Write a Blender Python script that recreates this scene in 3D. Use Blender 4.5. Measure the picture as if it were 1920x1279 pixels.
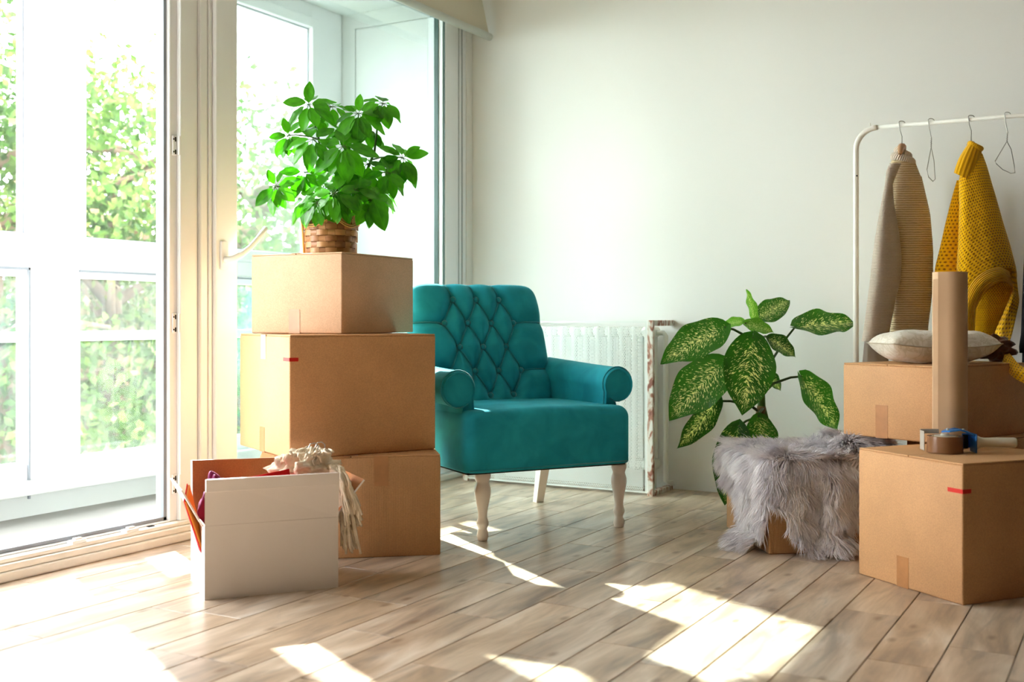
import bpy, bmesh, math, random
import numpy as np
from mathutils import Vector, Matrix, Euler

for o in list(bpy.data.objects):
    bpy.data.objects.remove(o, do_unlink=True)
scene = bpy.context.scene
COL = scene.collection
rng = np.random.default_rng(7)
random.seed(7)
PI = math.pi
R = math.radians

# ------------------------------------------------------------------ camera, sky, sun, exposure
CAM_H = 0.80
YAW = R(29.56)
FPX = 2085.0
HORIZON = 598.0
cam_data = bpy.data.cameras.new('camera')
cam = bpy.data.objects.new('camera', cam_data)
COL.objects.link(cam)
cam.location = (0, 0, CAM_H)
cam.rotation_euler = (PI / 2, 0, YAW)
cam_data.sensor_width = 36.0
cam_data.lens = FPX / 1920 * 36
cam_data.shift_y = (HORIZON - 639.5) / 1920
cam_data.clip_start = 0.05
cam_data.dof.use_dof = True
cam_data.dof.focus_distance = 4.0
cam_data.dof.aperture_fstop = 2.8
scene.camera = cam

world = bpy.data.worlds.new('sky')
scene.world = world
world.use_nodes = True
bg = world.node_tree.nodes['Background']
bg.inputs['Color'].default_value = (0.97, 0.965, 1.0, 1)
bg.inputs['Strength'].default_value = 15.0

SUN_AZ, SUN_EL = R(-28.8), R(33.0)
sun_data = bpy.data.lights.new('sun', 'SUN')
sun_data.energy = 30.0
sun_data.angle = R(0.8)
sun_data.color = (1.0, 0.975, 0.94)
sun = bpy.data.objects.new('sun', sun_data)
COL.objects.link(sun)
sun_dir = Vector((math.cos(SUN_AZ) * math.cos(SUN_EL), math.sin(SUN_AZ) * math.cos(SUN_EL), -math.sin(SUN_EL)))
sun.rotation_euler = sun_dir.to_track_quat('-Z', 'Y').to_euler()
sun.location = (-8, 7, 6)

scene.view_settings.view_transform = 'Standard'
scene.view_settings.look = 'None'
scene.view_settings.gamma = 1.0
scene.view_settings.use_curve_mapping = False
scene.view_settings.exposure = 0.50
scene.cycles.diffuse_bounces = 6
scene.cycles.max_bounces = 12
scene.cycles.transparent_max_bounces = 16
scene.cycles.caustics_reflective = False
scene.cycles.caustics_refractive = False

FW = Vector((-math.sin(YAW), math.cos(YAW), 0))
RT = Vector((math.cos(YAW), math.sin(YAW), 0))
CAM = Vector((0, 0, CAM_H))


def at(x, y, d):
    """point of the room that the photograph shows at pixel x, y, at d metres of depth"""
    return CAM + FW * d + RT * ((x - 960) / FPX * d) + Vector((0, 0, 1)) * ((HORIZON - y) / FPX * d)


# ------------------------------------------------------------------ helpers
def lin(h):
    h = h.lstrip('#')
    out = []
    for i in (0, 2, 4):
        c = int(h[i:i + 2], 16) / 255
        out.append(c / 12.92 if c <= 0.04045 else ((c + 0.055) / 1.055) ** 2.4)
    return (*out, 1.0)


class MB:
    """collects shapes for one mesh"""

    def __init__(self):
        self.v, self.f, self.uv, self.mi = [], [], [], []

    def add(self, verts, faces, uvs=None, mi=0):
        n = len(self.v)
        self.v += [tuple(p) for p in verts]
        for k, f in enumerate(faces):
            self.f.append(tuple(i + n for i in f))
            self.uv.append([uvs[i] for i in f] if uvs is not None else [(0, 0)] * len(f))
            self.mi.append(mi)
        return self

    def box(self, lo, hi, mi=0):
        x0, y0, z0 = lo
        x1, y1, z1 = hi
        v = [(x0, y0, z0), (x1, y0, z0), (x1, y1, z0), (x0, y1, z0), (x0, y0, z1), (x1, y0, z1), (x1, y1, z1), (x0, y1, z1)]
        f = [(0, 3, 2, 1), (4, 5, 6, 7), (0, 1, 5, 4), (1, 2, 6, 5), (2, 3, 7, 6), (3, 0, 4, 7)]
        return self.add(v, f, mi=mi)

    def bbox(self, lo, hi, bev=0.005, seg=2, mi=0):
        bm = bmesh.new()
        bmesh.ops.create_cube(bm, size=1)
        lo, hi = Vector(lo), Vector(hi)
        for v in bm.verts:
            v.co = Vector((lo[i] + (v.co[i] + .5) * (hi[i] - lo[i]) for i in range(3)))
        bmesh.ops.bevel(bm, geom=bm.edges[:], offset=bev, segments=seg, profile=0.5, affect='EDGES', clamp_overlap=True)
        bm.verts.index_update()
        self.add([v.co[:] for v in bm.verts], [[v.index for v in f.verts] for f in bm.faces], mi=mi)
        bm.free()
        return self

    def hexa(self, pts, mi=0):
        """8 corners: bottom ring of four, then top ring of four"""
        return self.add(pts, [(0, 3, 2, 1), (4, 5, 6, 7), (0, 1, 5, 4), (1, 2, 6, 5), (2, 3, 7, 6), (3, 0, 4, 7)], mi=mi)

    def tube(self, pts, rad, n=8, cap=True, mi=0, closed=False):
        pts = [Vector(p) for p in pts]
        rad = rad if hasattr(rad, '__len__') else [rad] * len(pts)
        m = len(pts)
        prev = None
        verts, faces, uvs = [], [], []
        acc = 0
        for i, p in enumerate(pts):
            if closed:
                t = pts[(i + 1) % m] - pts[i - 1]
            else:
                t = pts[min(i + 1, m - 1)] - pts[max(i - 1, 0)]
            t = t.normalized() if t.length > 1e-9 else Vector((0, 0, 1))
            if prev is None:
                a = Vector((0, 0, 1)) if abs(t.z) < 0.9 else Vector((1, 0, 0))
                nrm = (a - t * a.dot(t)).normalized()
            else:
                nrm = prev - t * prev.dot(t)
                nrm = nrm.normalized() if nrm.length > 1e-6 else prev
            prev = nrm
            bn = t.cross(nrm)
            if i:
                acc += (p - pts[i - 1]).length
            for k in range(n):
                a = 2 * PI * k / n
                verts.append(p + (nrm * math.cos(a) + bn * math.sin(a)) * rad[i])
                uvs.append((k / n, acc))
        rings = m if closed else m - 1
        for i in range(rings):
            for k in range(n):
                a, b = i * n + k, i * n + (k + 1) % n
                c, d = ((i + 1) % m) * n + (k + 1) % n, ((i + 1) % m) * n + k
                faces.append((a, b, c, d))
        if cap and not closed:
            faces.append(tuple(range(n - 1, -1, -1)))
            faces.append(tuple((m - 1) * n + k for k in range(n)))
        return self.add(verts, faces, uvs, mi)

    def lathe(self, prof, n=24, c=(0, 0, 0), mi=0, cap=True):
        """profile of (radius, z) from the bottom up"""
        verts, faces, uvs = [], [], []
        m = len(prof)
        for i, (r, z) in enumerate(prof):
            for k in range(n):
                a = 2 * PI * k / n
                verts.append((c[0] + r * math.cos(a), c[1] + r * math.sin(a), c[2] + z))
                uvs.append((k / n, z))
        for i in range(m - 1):
            for k in range(n):
                a, b = i * n + k, i * n + (k + 1) % n
                faces.append((a, b, b + n, a + n))
        if cap:
            faces.append(tuple(range(n - 1, -1, -1)))
            faces.append(tuple((m - 1) * n + k for k in range(n)))
        return self.add(verts, faces, uvs, mi)

    def grid(self, fn, nu, nv, wrap=False, mi=0):
        """fn(u, v) -> point, u and v from 0 to 1"""
        verts, uvs, faces = [], [], []
        cu = nu if wrap else nu + 1
        for j in range(nv + 1):
            for i in range(cu):
                u, v = i / nu, j / nv
                verts.append(fn(u, v))
                uvs.append((u, v))
        for j in range(nv):
            for i in range(nu):
                a = j * cu + i
                b = j * cu + (i + 1) % cu
                faces.append((a, b, b + cu, a + cu))
        return self.add(verts, faces, uvs, mi)


def mesh_of(mb, name, mats, smooth=False):
    me = bpy.data.meshes.new(name)
    me.from_pydata([tuple(p) for p in mb.v], [], mb.f)
    for m in (mats if isinstance(mats, (list, tuple)) else [mats]):
        me.materials.append(m)
    uvl = me.uv_layers.new(name='UVMap')
    flat = [c for f in mb.uv for p in f for c in p]
    uvl.data.foreach_set('uv', flat)
    me.polygons.foreach_set('material_index', mb.mi)
    if smooth:
        me.polygons.foreach_set('use_smooth', [True] * len(me.polygons))
    me.update()
    return me


def link(name, me, parent=None, mat4=None):
    o = bpy.data.objects.new(name, me)
    COL.objects.link(o)
    if parent is not None:
        o.parent = parent
    if mat4 is not None:
        o.matrix_local = mat4
    return o


def part(name, mb, mats, parent, smooth=False, world=False, label=None):
    if world:
        inv = parent_world(parent).inverted()
        mb.v = [tuple(inv @ Vector(p)) for p in mb.v]
    o = link(name, mesh_of(mb, name, mats, smooth), parent)
    if label:
        o['label'] = label
    return o


def parent_world(o):
    m = o.matrix_basis.copy()
    while o.parent is not None:
        o = o.parent
        m = o.matrix_basis @ m
    return m


def tag(o, label, cat, group=None, kind=None):
    o['label'] = label
    o['category'] = cat
    if group:
        o['group'] = group
    if kind:
        o['kind'] = kind
    return o


def thing(name, label, cat, loc=(0, 0, 0), rotz=0, group=None):
    o = bpy.data.objects.new(name, None)
    COL.objects.link(o)
    o.empty_display_size = 0.05
    o.location = loc
    o.rotation_euler = (0, 0, rotz)
    return tag(o, label, cat, group)


def struct(name, mb, mats, label, cat, smooth=False):
    o = link(name, mesh_of(mb, name, mats, smooth))
    return tag(o, label, cat, kind='structure')


def struct_empty(name, label, cat, loc=(0, 0, 0)):
    o = thing(name, label, cat, loc)
    o['kind'] = 'structure'
    return o


def shade_auto(o, angle=35):
    me = o.data
    me.polygons.foreach_set('use_smooth', [True] * len(me.polygons))
    try:
        me.set_sharp_from_angle(angle=R(angle))
    except Exception:
        pass
    return o


# ------------------------------------------------------------------ materials
class NT:
    def __init__(self, name):
        self.m = bpy.data.materials.new(name)
        self.m.use_nodes = True
        self.t = self.m.node_tree
        self.b = self.t.nodes['Principled BSDF']
        self.out = self.t.nodes['Material Output']

    def n(self, kind, **kw):
        nd = self.t.nodes.new(kind)
        for k, v in kw.items():
            if k in nd.inputs.keys():
                nd.inputs[k].default_value = v
            else:
                setattr(nd, k, v)
        return nd

    def l(self, a, ao, b, bi):
        self.t.links.new(a.outputs[ao], b.inputs[bi])

    def ramp(self, stops, src=None, out='Fac', interp='LINEAR'):
        r = self.n('ShaderNodeValToRGB')
        r.color_ramp.interpolation = interp
        e = r.color_ramp.elements
        while len(e) > len(stops):
            e.remove(e[-1])
        while len(e) < len(stops):
            e.new(0.5)
        for el, (p, c) in zip(e, stops):
            el.position = p
            el.color = c if len(c) == 4 else (*c, 1)
        if src is not None:
            self.l(src, out, r, 'Fac')
        return r

    def bump(self, src, out, strength=0.2, dist=0.01):
        b = self.n('ShaderNodeBump', Strength=strength, Distance=dist)
        self.l(src, out, b, 'Height')
        self.l(b, 'Normal', self.b, 'Normal')
        return b

    def mapping(self, coord='Object', scale=(1, 1, 1), rot=(0, 0, 0)):
        tc = self.n('ShaderNodeTexCoord')
        mp = self.n('ShaderNodeMapping')
        mp.inputs['Scale'].default_value = scale
        mp.inputs['Rotation'].default_value = rot
        self.l(tc, coord, mp, 'Vector')
        return mp


def plain(name, col, rough=0.5, spec=0.5, metal=0.0, bump=0.0, bscale=60, var=0.0, vscale=6, coat=0.0, sheen=0.0):
    N = NT(name)
    col = lin(col) if isinstance(col, str) else col
    N.b.inputs['Base Color'].default_value = col
    N.b.inputs['Roughness'].default_value = rough
    N.b.inputs['Specular IOR Level'].default_value = spec
    N.b.inputs['Metallic'].default_value = metal
    if coat:
        N.b.inputs['Coat Weight'].default_value = coat
    if sheen:
        N.b.inputs['Sheen Weight'].default_value = sheen
    mp = N.mapping()
    if var:
        nz = N.n('ShaderNodeTexNoise', Scale=vscale, Detail=4.0)
        N.l(mp, 'Vector', nz, 'Vector')
        r = N.ramp([(0.3, tuple(c * (1 - var) for c in col[:3])), (0.7, tuple(min(1, c * (1 + var)) for c in col[:3]))], nz)
        N.l(r, 'Color', N.b, 'Base Color')
    if bump:
        nb = N.n('ShaderNodeTexNoise', Scale=bscale, Detail=5.0)
        N.l(mp, 'Vector', nb, 'Vector')
        N.bump(nb, 'Fac', bump, 0.005)
    return N.m


def glass(name, tint=(1, 1, 1, 1), gloss=0.07, dust=0.0):
    N = NT(name)
    N.t.nodes.remove(N.b)
    tr = N.n('ShaderNodeBsdfTransparent', Color=tint)
    gl = N.n('ShaderNodeBsdfGlossy', Roughness=0.02)
    fr = N.n('ShaderNodeLayerWeight', Blend=0.25)
    mul = N.n('ShaderNodeMath', operation='MULTIPLY_ADD')
    mul.inputs[1].default_value = 0.35
    mul.inputs[2].default_value = gloss * 0.5
    N.l(fr, 'Fresnel', mul, 0)
    mx = N.n('ShaderNodeMixShader')
    N.l(mul, 'Value', mx, 'Fac')
    N.l(tr, 'BSDF', mx, 1)
    N.l(gl, 'BSDF', mx, 2)
    last = mx
    if dust:
        df = N.n('ShaderNodeBsdfDiffuse', Color=(0.85, 0.88, 0.86, 1))
        tl = N.n('ShaderNodeBsdfTranslucent', Color=(0.85, 0.88, 0.86, 1))
        ad = N.n('ShaderNodeMixShader', Fac=0.5)
        N.l(df, 'BSDF', ad, 1)
        N.l(tl, 'BSDF', ad, 2)
        mp = N.mapping(scale=(6, 60, 3))
        nz = N.n('ShaderNodeTexNoise', Scale=1.0, Detail=6.0)
        N.l(mp, 'Vector', nz, 'Vector')
        mr = N.n('ShaderNodeMapRange')
        mr.inputs['From Min'].default_value = 0.3
        mr.inputs['From Max'].default_value = 0.75
        mr.inputs['To Min'].default_value = dust * 0.4
        mr.inputs['To Max'].default_value = dust * 1.5
        N.l(nz, 'Fac', mr, 'Value')
        m2 = N.n('ShaderNodeMixShader')
        N.l(mr, 'Result', m2, 'Fac')
        N.l(mx, 'Shader', m2, 1)
        N.l(ad, 'Shader', m2, 2)
        last = m2
    N.l(last, 'Shader', N.out, 'Surface')
    return N.m


def cardboard(name, col, dark=0.85, ribs=0.0):
    N = NT(name)
    c = lin(col)
    mp = N.mapping(scale=(1, 1, 1))
    nz = N.n('ShaderNodeTexNoise', Scale=5.0, Detail=6.0, Roughness=0.6)
    N.l(mp, 'Vector', nz, 'Vector')
    r = N.ramp([(0.3, tuple(x * dark for x in c[:3])), (0.7, c)], nz)
    fb = N.n('ShaderNodeTexNoise', Scale=260.0, Detail=3.0)
    N.l(mp, 'Vector', fb, 'Vector')
    r2 = N.ramp([(0.35, (0.90, 0.90, 0.90)), (0.65, (1.06, 1.06, 1.06))], fb)
    mx = N.n('ShaderNodeMixRGB', blend_type='MULTIPLY', Fac=1.0)
    N.l(r, 'Color', mx, 1)
    N.l(r2, 'Color', mx, 2)
    N.l(mx, 'Color', N.b, 'Base Color')
    N.b.inputs['Roughness'].default_value = 0.62
    N.b.inputs['Specular IOR Level'].default_value = 0.25
    wv = N.n('ShaderNodeTexWave', Scale=55.0, Distortion=0.6, bands_direction='X')
    N.l(mp, 'Vector', wv, 'Vector')
    ad = N.n('ShaderNodeMath', operation='MULTIPLY_ADD')
    ad.inputs[1].default_value = 0.25 + ribs
    N.l(wv, 'Fac', ad, 0)
    N.l(nz, 'Fac', ad, 2)
    N.bump(ad, 'Value', 0.10 + ribs * 0.12, 0.004)
    return N.m


def plank_material():
    N = NT('wood_plank')
    tc = N.n('ShaderNodeTexCoord')
    oi = N.n('ShaderNodeObjectInfo')
    off = N.n('ShaderNodeMath', operation='MULTIPLY')
    off.inputs[1].default_value = 37.0
    N.l(oi, 'Random', off, 0)
    cmb = N.n('ShaderNodeCombineXYZ')
    N.l(off, 'Value', cmb, 'X')
    N.l(off, 'Value', cmb, 'Z')
    add = N.n('ShaderNodeVectorMath', operation='ADD')
    N.l(tc, 'Object', add, 0)
    N.l(cmb, 'Vector', add, 1)
    # broad cloudy streaks along the plank
    m1 = N.n('ShaderNodeMapping')
    m1.inputs['Scale'].default_value = (11, 2.2, 1)
    N.l(add, 'Vector', m1, 'Vector')
    n1 = N.n('ShaderNodeTexNoise', Scale=1.0, Detail=5.0, Roughness=0.55, Distortion=0.7)
    N.l(m1, 'Vector', n1, 'Vector')
    r1 = N.ramp([(0.28, lin('#86776b')), (0.44, lin('#b39e89')), (0.58, lin('#ccbaa8')), (0.74, lin('#dfd5ca'))], n1)
    # fine grain
    m2 = N.n('ShaderNodeMapping')
    m2.inputs['Scale'].default_value = (120, 5, 1)
    N.l(add, 'Vector', m2, 'Vector')
    n2 = N.n('ShaderNodeTexNoise', Scale=1.0, Detail=4.0, Roughness=0.6, Distortion=0.5)
    N.l(m2, 'Vector', n2, 'Vector')
    r2 = N.ramp([(0.3, (0.86, 0.85, 0.84)), (0.7, (1.07, 1.06, 1.05))], n2)
    mx = N.n('ShaderNodeMixRGB', blend_type='MULTIPLY', Fac=0.8)
    N.l(r1, 'Color', mx, 1)
    N.l(r2, 'Color', mx, 2)
    # grey or warm cast for each plank
    rp = N.ramp([(0.0, (0.86, 0.86, 0.87)), (0.35, (1.04, 0.98, 0.90)), (0.6, (0.95, 0.94, 0.94)), (1.0, (1.08, 1.05, 1.0))])
    N.l(oi, 'Random', rp, 'Fac')
    mx2 = N.n('ShaderNodeMixRGB', blend_type='MULTIPLY', Fac=1.0)
    N.l(mx, 'Color', mx2, 1)
    N.l(rp, 'Color', mx2, 2)
    # dark weathered bands
    m3 = N.n('ShaderNodeMapping')
    m3.inputs['Scale'].default_value = (18, 3.0, 1)
    m3.inputs['Location'].default_value = (5, 9, 2)
    N.l(add, 'Vector', m3, 'Vector')
    n3 = N.n('ShaderNodeTexNoise', Scale=1.0, Detail=3.0, Distortion=0.9)
    N.l(m3, 'Vector', n3, 'Vector')
    r3 = N.ramp([(0.55, (0, 0, 0)), (0.72, (1, 1, 1))], n3)
    mx3 = N.n('ShaderNodeMixRGB', blend_type='MIX')
    sc = N.n('ShaderNodeMath', operation='MULTIPLY')
    sc.inputs[1].default_value = 0.55
    N.l(r3, 'Color', sc, 0)
    N.l(sc, 'Value', mx3, 'Fac')
    N.l(mx2, 'Color', mx3, 1)
    mx3.inputs[2].default_value = lin('#6f675f')
    # knots
    m4 = N.n('ShaderNodeMapping')
    m4.inputs['Scale'].default_value = (5.2, 2.4, 1)
    N.l(add, 'Vector', m4, 'Vector')
    vo = N.n('ShaderNodeTexVoronoi', Scale=1.0, Randomness=1.0, voronoi_dimensions='2D')
    N.l(m4, 'Vector', vo, 'Vector')
    r4 = N.ramp([(0.02, (1, 1, 1)), (0.075, (0, 0, 0))], vo, 'Distance')
    sc4 = N.n('ShaderNodeMath', operation='MULTIPLY')
    sc4.inputs[1].default_value = 0.75
    N.l(r4, 'Color', sc4, 0)
    mx4 = N.n('ShaderNodeMixRGB', blend_type='MIX')
    N.l(sc4, 'Value', mx4, 'Fac')
    N.l(mx3, 'Color', mx4, 1)
    mx4.inputs[2].default_value = lin('#7a5c40')
    N.l(mx4, 'Color', N.b, 'Base Color')
    N.b.inputs['Roughness'].default_value = 0.30
    N.b.inputs['Specular IOR Level'].default_value = 0.45
    N.bump(n2, 'Fac', 0.08, 0.002)
    return N.m


M = {}
M['wall'] = plain('wall_paint', '#e8e7e4', 0.75, 0.2, bump=0.04, bscale=45)
M['wall_out'] = plain('render_white', '#cfd3d2', 0.8, 0.2)
M['wall_taupe'] = plain('wall_taupe', '#a89e92', 0.8, 0.15)
M['wall_dark'] = plain('wall_dark_brown', '#33291f', 0.8, 0.15)
M['balcony'] = plain('balcony_tile', '#8f8d88', 0.6, 0.3, var=0.05)
M['ceil'] = plain('ceiling_paint', '#f2f0ea', 0.85, 0.15)
M['pvc'] = plain('white_pvc', '#e9ebee', 0.32, 0.45)
M['pvc_old'] = plain('white_paint_worn', '#e4e0d8', 0.5, 0.3, var=0.06, vscale=14)
M['gasket'] = plain('grey_rubber', '#8d939b', 0.6, 0.3)
M['gasket_dark'] = plain('dark_green_rubber', '#3c5350', 0.5, 0.4)
M['steel'] = plain('steel', '#b9bcbc', 0.3, 0.5, metal=1.0)
M['dark'] = plain('black_gap', '#231f1c', 0.8, 0.1)
M['plank'] = plank_material()
M['grout'] = plain('grout', '#8a7a6c', 0.9, 0.1)
M['glass_clear'] = glass('glass_clear', (0.97, 0.99, 0.98, 1), 0.06, 0.006)
M['glass_dusty'] = glass('glass_dusty', (0.95, 0.98, 0.97, 1), 0.06, 0.030)
M['glass_green'] = glass('glass_green', (0.90, 0.965, 0.935, 1), 0.08, 0.0)
M['card'] = cardboard('cardboard', '#cf9e70')
M['card2'] = cardboard('cardboard_ribbed', '#c8986a', ribs=0.5)
M['card3'] = cardboard('cardboard_pale', '#d8b08c')
M['card_in'] = cardboard('cardboard_inside', '#bd7d4c')
M['card_edge'] = plain('cardboard_edge', '#7d5537', 0.8, 0.1)
M['tape'] = plain('brown_tape', '#b07a4c', 0.28, 0.5, var=0.12, vscale=25)
M['tape_glare'] = plain('tape_with_glare', '#d9c2a2', 0.18, 0.6)  # tape with the light glare painted in as a paler colour
M['red'] = plain('red_print', '#c8251c', 0.45, 0.3)

# ------------------------------------------------------------------ the room shell
XW, YB, XR, YF, ZC = -3.03, 4.93, 1.60, -0.60, 2.72
floor = struct('floor', MB().box((XW - 0.03, YF, -0.14), (XR, YB, -0.006)), M['grout'],
               'grey and tan wood look plank floor running towards the back wall', 'floor')
PW, PL, GAP = 0.1525, 0.632, 0.0028
PLANK0 = mesh_of(MB().bbox((0, 0, -0.010), (PW - GAP, PL - GAP, 0.0), 0.0012, 1), 'plank', M['plank'])
row_joint = {6: 2.503, 9: 3.819, 8: 4.034, 7: 3.576, 4: 2.919, 3: 2.485, 2: 2.69, 1: 2.889}
plank_meshes = {}
nrows = 0
for k in range(-13, 19):
    x0 = -0.261 - PW * k
    xa, xb = max(x0, XW - 0.02), min(x0 + PW, XR)
    if xb - xa < 0.02:
        continue
    j0 = row_joint.get(k, rng.uniform(0, PL))
    y = j0 - math.ceil((j0 - YF) / PL) * PL
    while y < YB - 0.005:
        ya, yb = max(y, YF), min(y + PL, YB)
        if yb - ya > 0.015:
            full = abs((yb - ya) - PL) < 1e-6 and abs((xb - xa) - PW) < 1e-6
            if full:
                me = PLANK0
            else:
                key = (round(xb - xa, 3), round(yb - ya, 3))
                me = plank_meshes.get(key)
                if me is None:
                    me = mesh_of(MB().box((0, 0, -0.010), (xb - xa - GAP, yb - ya - GAP, 0.0)), 'plank', M['plank'])
                    plank_meshes[key] = me
            link('plank', me, floor, Matrix.Translation((xa + GAP / 2, ya + GAP / 2, 0)))
        y += PL

struct('wall_back', MB().box((XW - 0.17, YB, -0.14), (XR + 0.15, YB + 0.15, ZC + 0.1)), M['wall'],
       'plain off white back wall behind radiator and clothes rail', 'wall')
struct('wall_right', MB().box((XR, YF, -0.14), (XR + 0.15, YB, ZC + 0.1)), M['wall_dark'], 'plain dark brown wall on the right, out of view', 'wall')  # unseen wall, its dark colour invented to cut bounced light on the boxes
struct('wall_front', MB().box((XW - 0.17, YF - 0.15, -0.14), (XR + 0.15, YF, ZC + 0.1)), M['wall_taupe'], 'plain taupe wall behind the viewer', 'wall')  # unseen wall, its tone invented to set the fill light from behind
struct('ceiling', MB().box((XW - 0.17, YF, ZC), (XR, YB, ZC + 0.1)), M['ceil'], 'plain white ceiling of the room, above the view', 'ceiling')
struct('wall_left', MB().box((XW - 0.17, YF, 2.40), (XW, YB, ZC)), M['wall'], 'off white wall strip above the glazed doors', 'wall')

# --- inner glazed screen. door_1: open doorway at the far left, with gasket, keepers and hinges
def frame_run(mb, y0, y1, z0, z1, xo=0.0, d=0.09):
    mb.bbox((XW - d, y0, z0), (XW + xo, y1, z1), 0.004, 2)


d1 = struct_empty('door_1', 'open white doorway frame with grey gasket and metal hinges at the left', 'door', (XW, 2.1, 0))
JY = 2.885
mb = MB()
mb.bbox((XW - 0.10, 1.20, 0.0), (XW + 0.034, 4.93, 0.030), 0.006, 2)
part('threshold_base', mb, M['pvc_old'], d1, world=True)
mb = MB()
mb.bbox((XW - 0.10, 1.20, 0.030), (XW + 0.022, 3.06, 0.052), 0.006, 2)
mb.bbox((XW - 0.10, 1.20, 0.052), (XW + 0.006, 3.06, 0.066), 0.004, 2)
part('threshold_step', mb, M['pvc_old'], d1, world=True)
part('sill_rail', MB().bbox((XW - 0.085, 1.30, 0.066), (XW - 0.03, JY, 0.072), 0.002, 1), M['pvc'], d1, world=True)
part('gasket', MB().box((XW - 0.060, 1.30, 0.072), (XW - 0.045, JY, 0.084)).box((XW - 0.060, JY - 0.013, 0.072), (XW - 0.045, JY, 2.36)),
     M['gasket'], d1, world=True)
part('jamb', MB().bbox((XW - 0.10, JY, 0.066), (XW - 0.03, JY + 0.06, 2.40), 0.003, 1).bbox((XW - 0.10, JY + 0.035, 0.066), (XW - 0.012, JY + 0.062, 2.40), 0.003, 1),
     M['pvc'], d1, world=True)
for ky in (2.47, 2.69):
    part('latch_keeper', MB().bbox((XW - 0.028, ky - 0.028, 0.064), (XW + 0.002, ky + 0.028, 0.076), 0.003, 2).box((XW - 0.02, ky - 0.012, 0.076), (XW - 0.006, ky + 0.016, 0.082)),
         M['pvc'], d1, world=True)
part('drain_slot', MB().box((XW - 0.026, 2.775, 0.0665), (XW - 0.012, 2.800, 0.0685)), M['dark'], d1, world=True)
for hz in (1.43, 0.785, 0.20):
    h = part('hinge', MB().bbox((XW - 0.032, JY + 0.012, hz - 0.036), (XW - 0.024, JY + 0.032, hz + 0.036), 0.002, 1)
             .tube([(XW - 0.018, JY + 0.036, hz - 0.034), (XW - 0.018, JY + 0.036, hz + 0.034)], 0.007, 10), M['pvc'], d1, world=True)
    mbs = MB()
    for s in (-0.024, 0.022):
        mbs.box((XW - 0.0245, JY + 0.0135, hz + s - 0.003), (XW - 0.0228, JY + 0.018, hz + s + 0.003))
        mbs.box((XW - 0.0245, JY + 0.021, hz + s - 0.008), (XW - 0.0226, JY + 0.026, hz + s + 0.008))
    part('screw', mbs, M['dark'], h, world=True)
part('head', MB().bbox((XW - 0.10, 1.20, 2.36), (XW, 3.06, 2.42), 0.004, 1), M['pvc'], d1, world=True)
part('jamb', MB().bbox((XW - 0.10, 1.20, 0.066), (XW, 1.30, 2.40), 0.004, 1), M['pvc'], d1, world=True)

# mullion between the two doors
struct('trim_1', MB().bbox((XW - 0.10, 2.947, 0.03), (XW - 0.018, 3.012, 2.42), 0.003, 1)
       .bbox((XW - 0.10, 3.014, 0.03), (XW - 0.005, 3.050, 2.42), 0.003, 1)
       .bbox((XW - 0.10, 3.0525, 0.03), (XW + 0.000, 3.068, 2.42), 0.002, 1), M['pvc'],
       'white stepped mullion between the open doorway and the green glass door', 'trim')

# door_2: closed leaf with green glass and a lever handle
d2 = struct_empty('door_2', 'tall closed white door with green tinted glass and lever handle', 'door', (XW, 3.9, 0))
LY0, LY1 = 3.070, 4.760
part('stile', MB().bbox((XW - 0.075, LY0, 0.032), (XW + 0.018, LY0 + 0.112, 2.395), 0.004, 2), M['pvc'], d2, world=True)
part('stile', MB().bbox((XW - 0.075, 4.655, 0.032), (XW + 0.010, LY1, 2.395), 0.004, 2), M['pvc'], d2, world=True)
part('bottom_rail', MB().bbox((XW - 0.075, LY0 + 0.112, 0.032), (XW + 0.012, 4.655, 0.135), 0.004, 2), M['pvc'], d2, world=True)
part('top_rail', MB().bbox((XW - 0.075, LY0 + 0.112, 2.318), (XW + 0.012, 4.655, 2.395), 0.004, 2), M['pvc'], d2, world=True)
gk = MB()
gy0, gy1, gz0, gz1 = LY0 + 0.112, 4.655, 0.135, 2.318
for (a, b) in (((XW - 0.05, gy1 - 0.014, gz0), (XW - 0.026, gy1 - 0.007, gz1)), ((XW - 0.03, gy1 - 0.004, gz0), (XW + 0.006, gy1 + 0.001, gz1)),
               ((XW - 0.05, gy0, gz1 - 0.014), (XW - 0.026, gy1, gz1 - 0.007)), ((XW - 0.03, gy0, gz1 - 0.004), (XW + 0.006, gy1, gz1 + 0.001))):
    gk.box(a, b)
part('gasket', gk, M['gasket_dark'], d2, world=True)
part('glass_bead', MB().box((XW - 0.045, gy1 - 0.008, gz0), (XW - 0.004, gy1, gz1)).box((XW - 0.045, gy0, gz1 - 0.008), (XW - 0.004, gy1, gz1))
     .box((XW - 0.045, gy0, gz0), (XW - 0.004, gy1, gz0 + 0.008)).box((XW - 0.045, gy0, gz0), (XW - 0.004, gy0 + 0.004, gz1)), M['pvc'], d2, world=True)
part('pane', MB().box((XW - 0.046, gy0, gz0), (XW - 0.040, gy1, gz1)), M['glass_green'], d2, world=True)
hp = part('handle_plate', MB().bbox((XW + 0.018, 3.088, 0.985), (XW + 0.030, 3.122, 1.092), 0.004, 2), M['pvc'], d2, world=True)
lev = [(XW + 0.026, 3.106, 1.022), (XW + 0.050, 3.106, 1.022), (XW + 0.062, 3.116, 1.026), (XW + 0.068, 3.150, 1.042), (XW + 0.072, 3.195, 1.072), (XW + 0.073, 3.240, 1.112), (XW + 0.073, 3.278, 1.152)]
mbl = MB().tube(lev, [0.013, 0.0125, 0.0125, 0.0115, 0.011, 0.0105, 0.009], 14)
part('lever', mbl, M['pvc'], hp, smooth=True, world=True)

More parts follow.
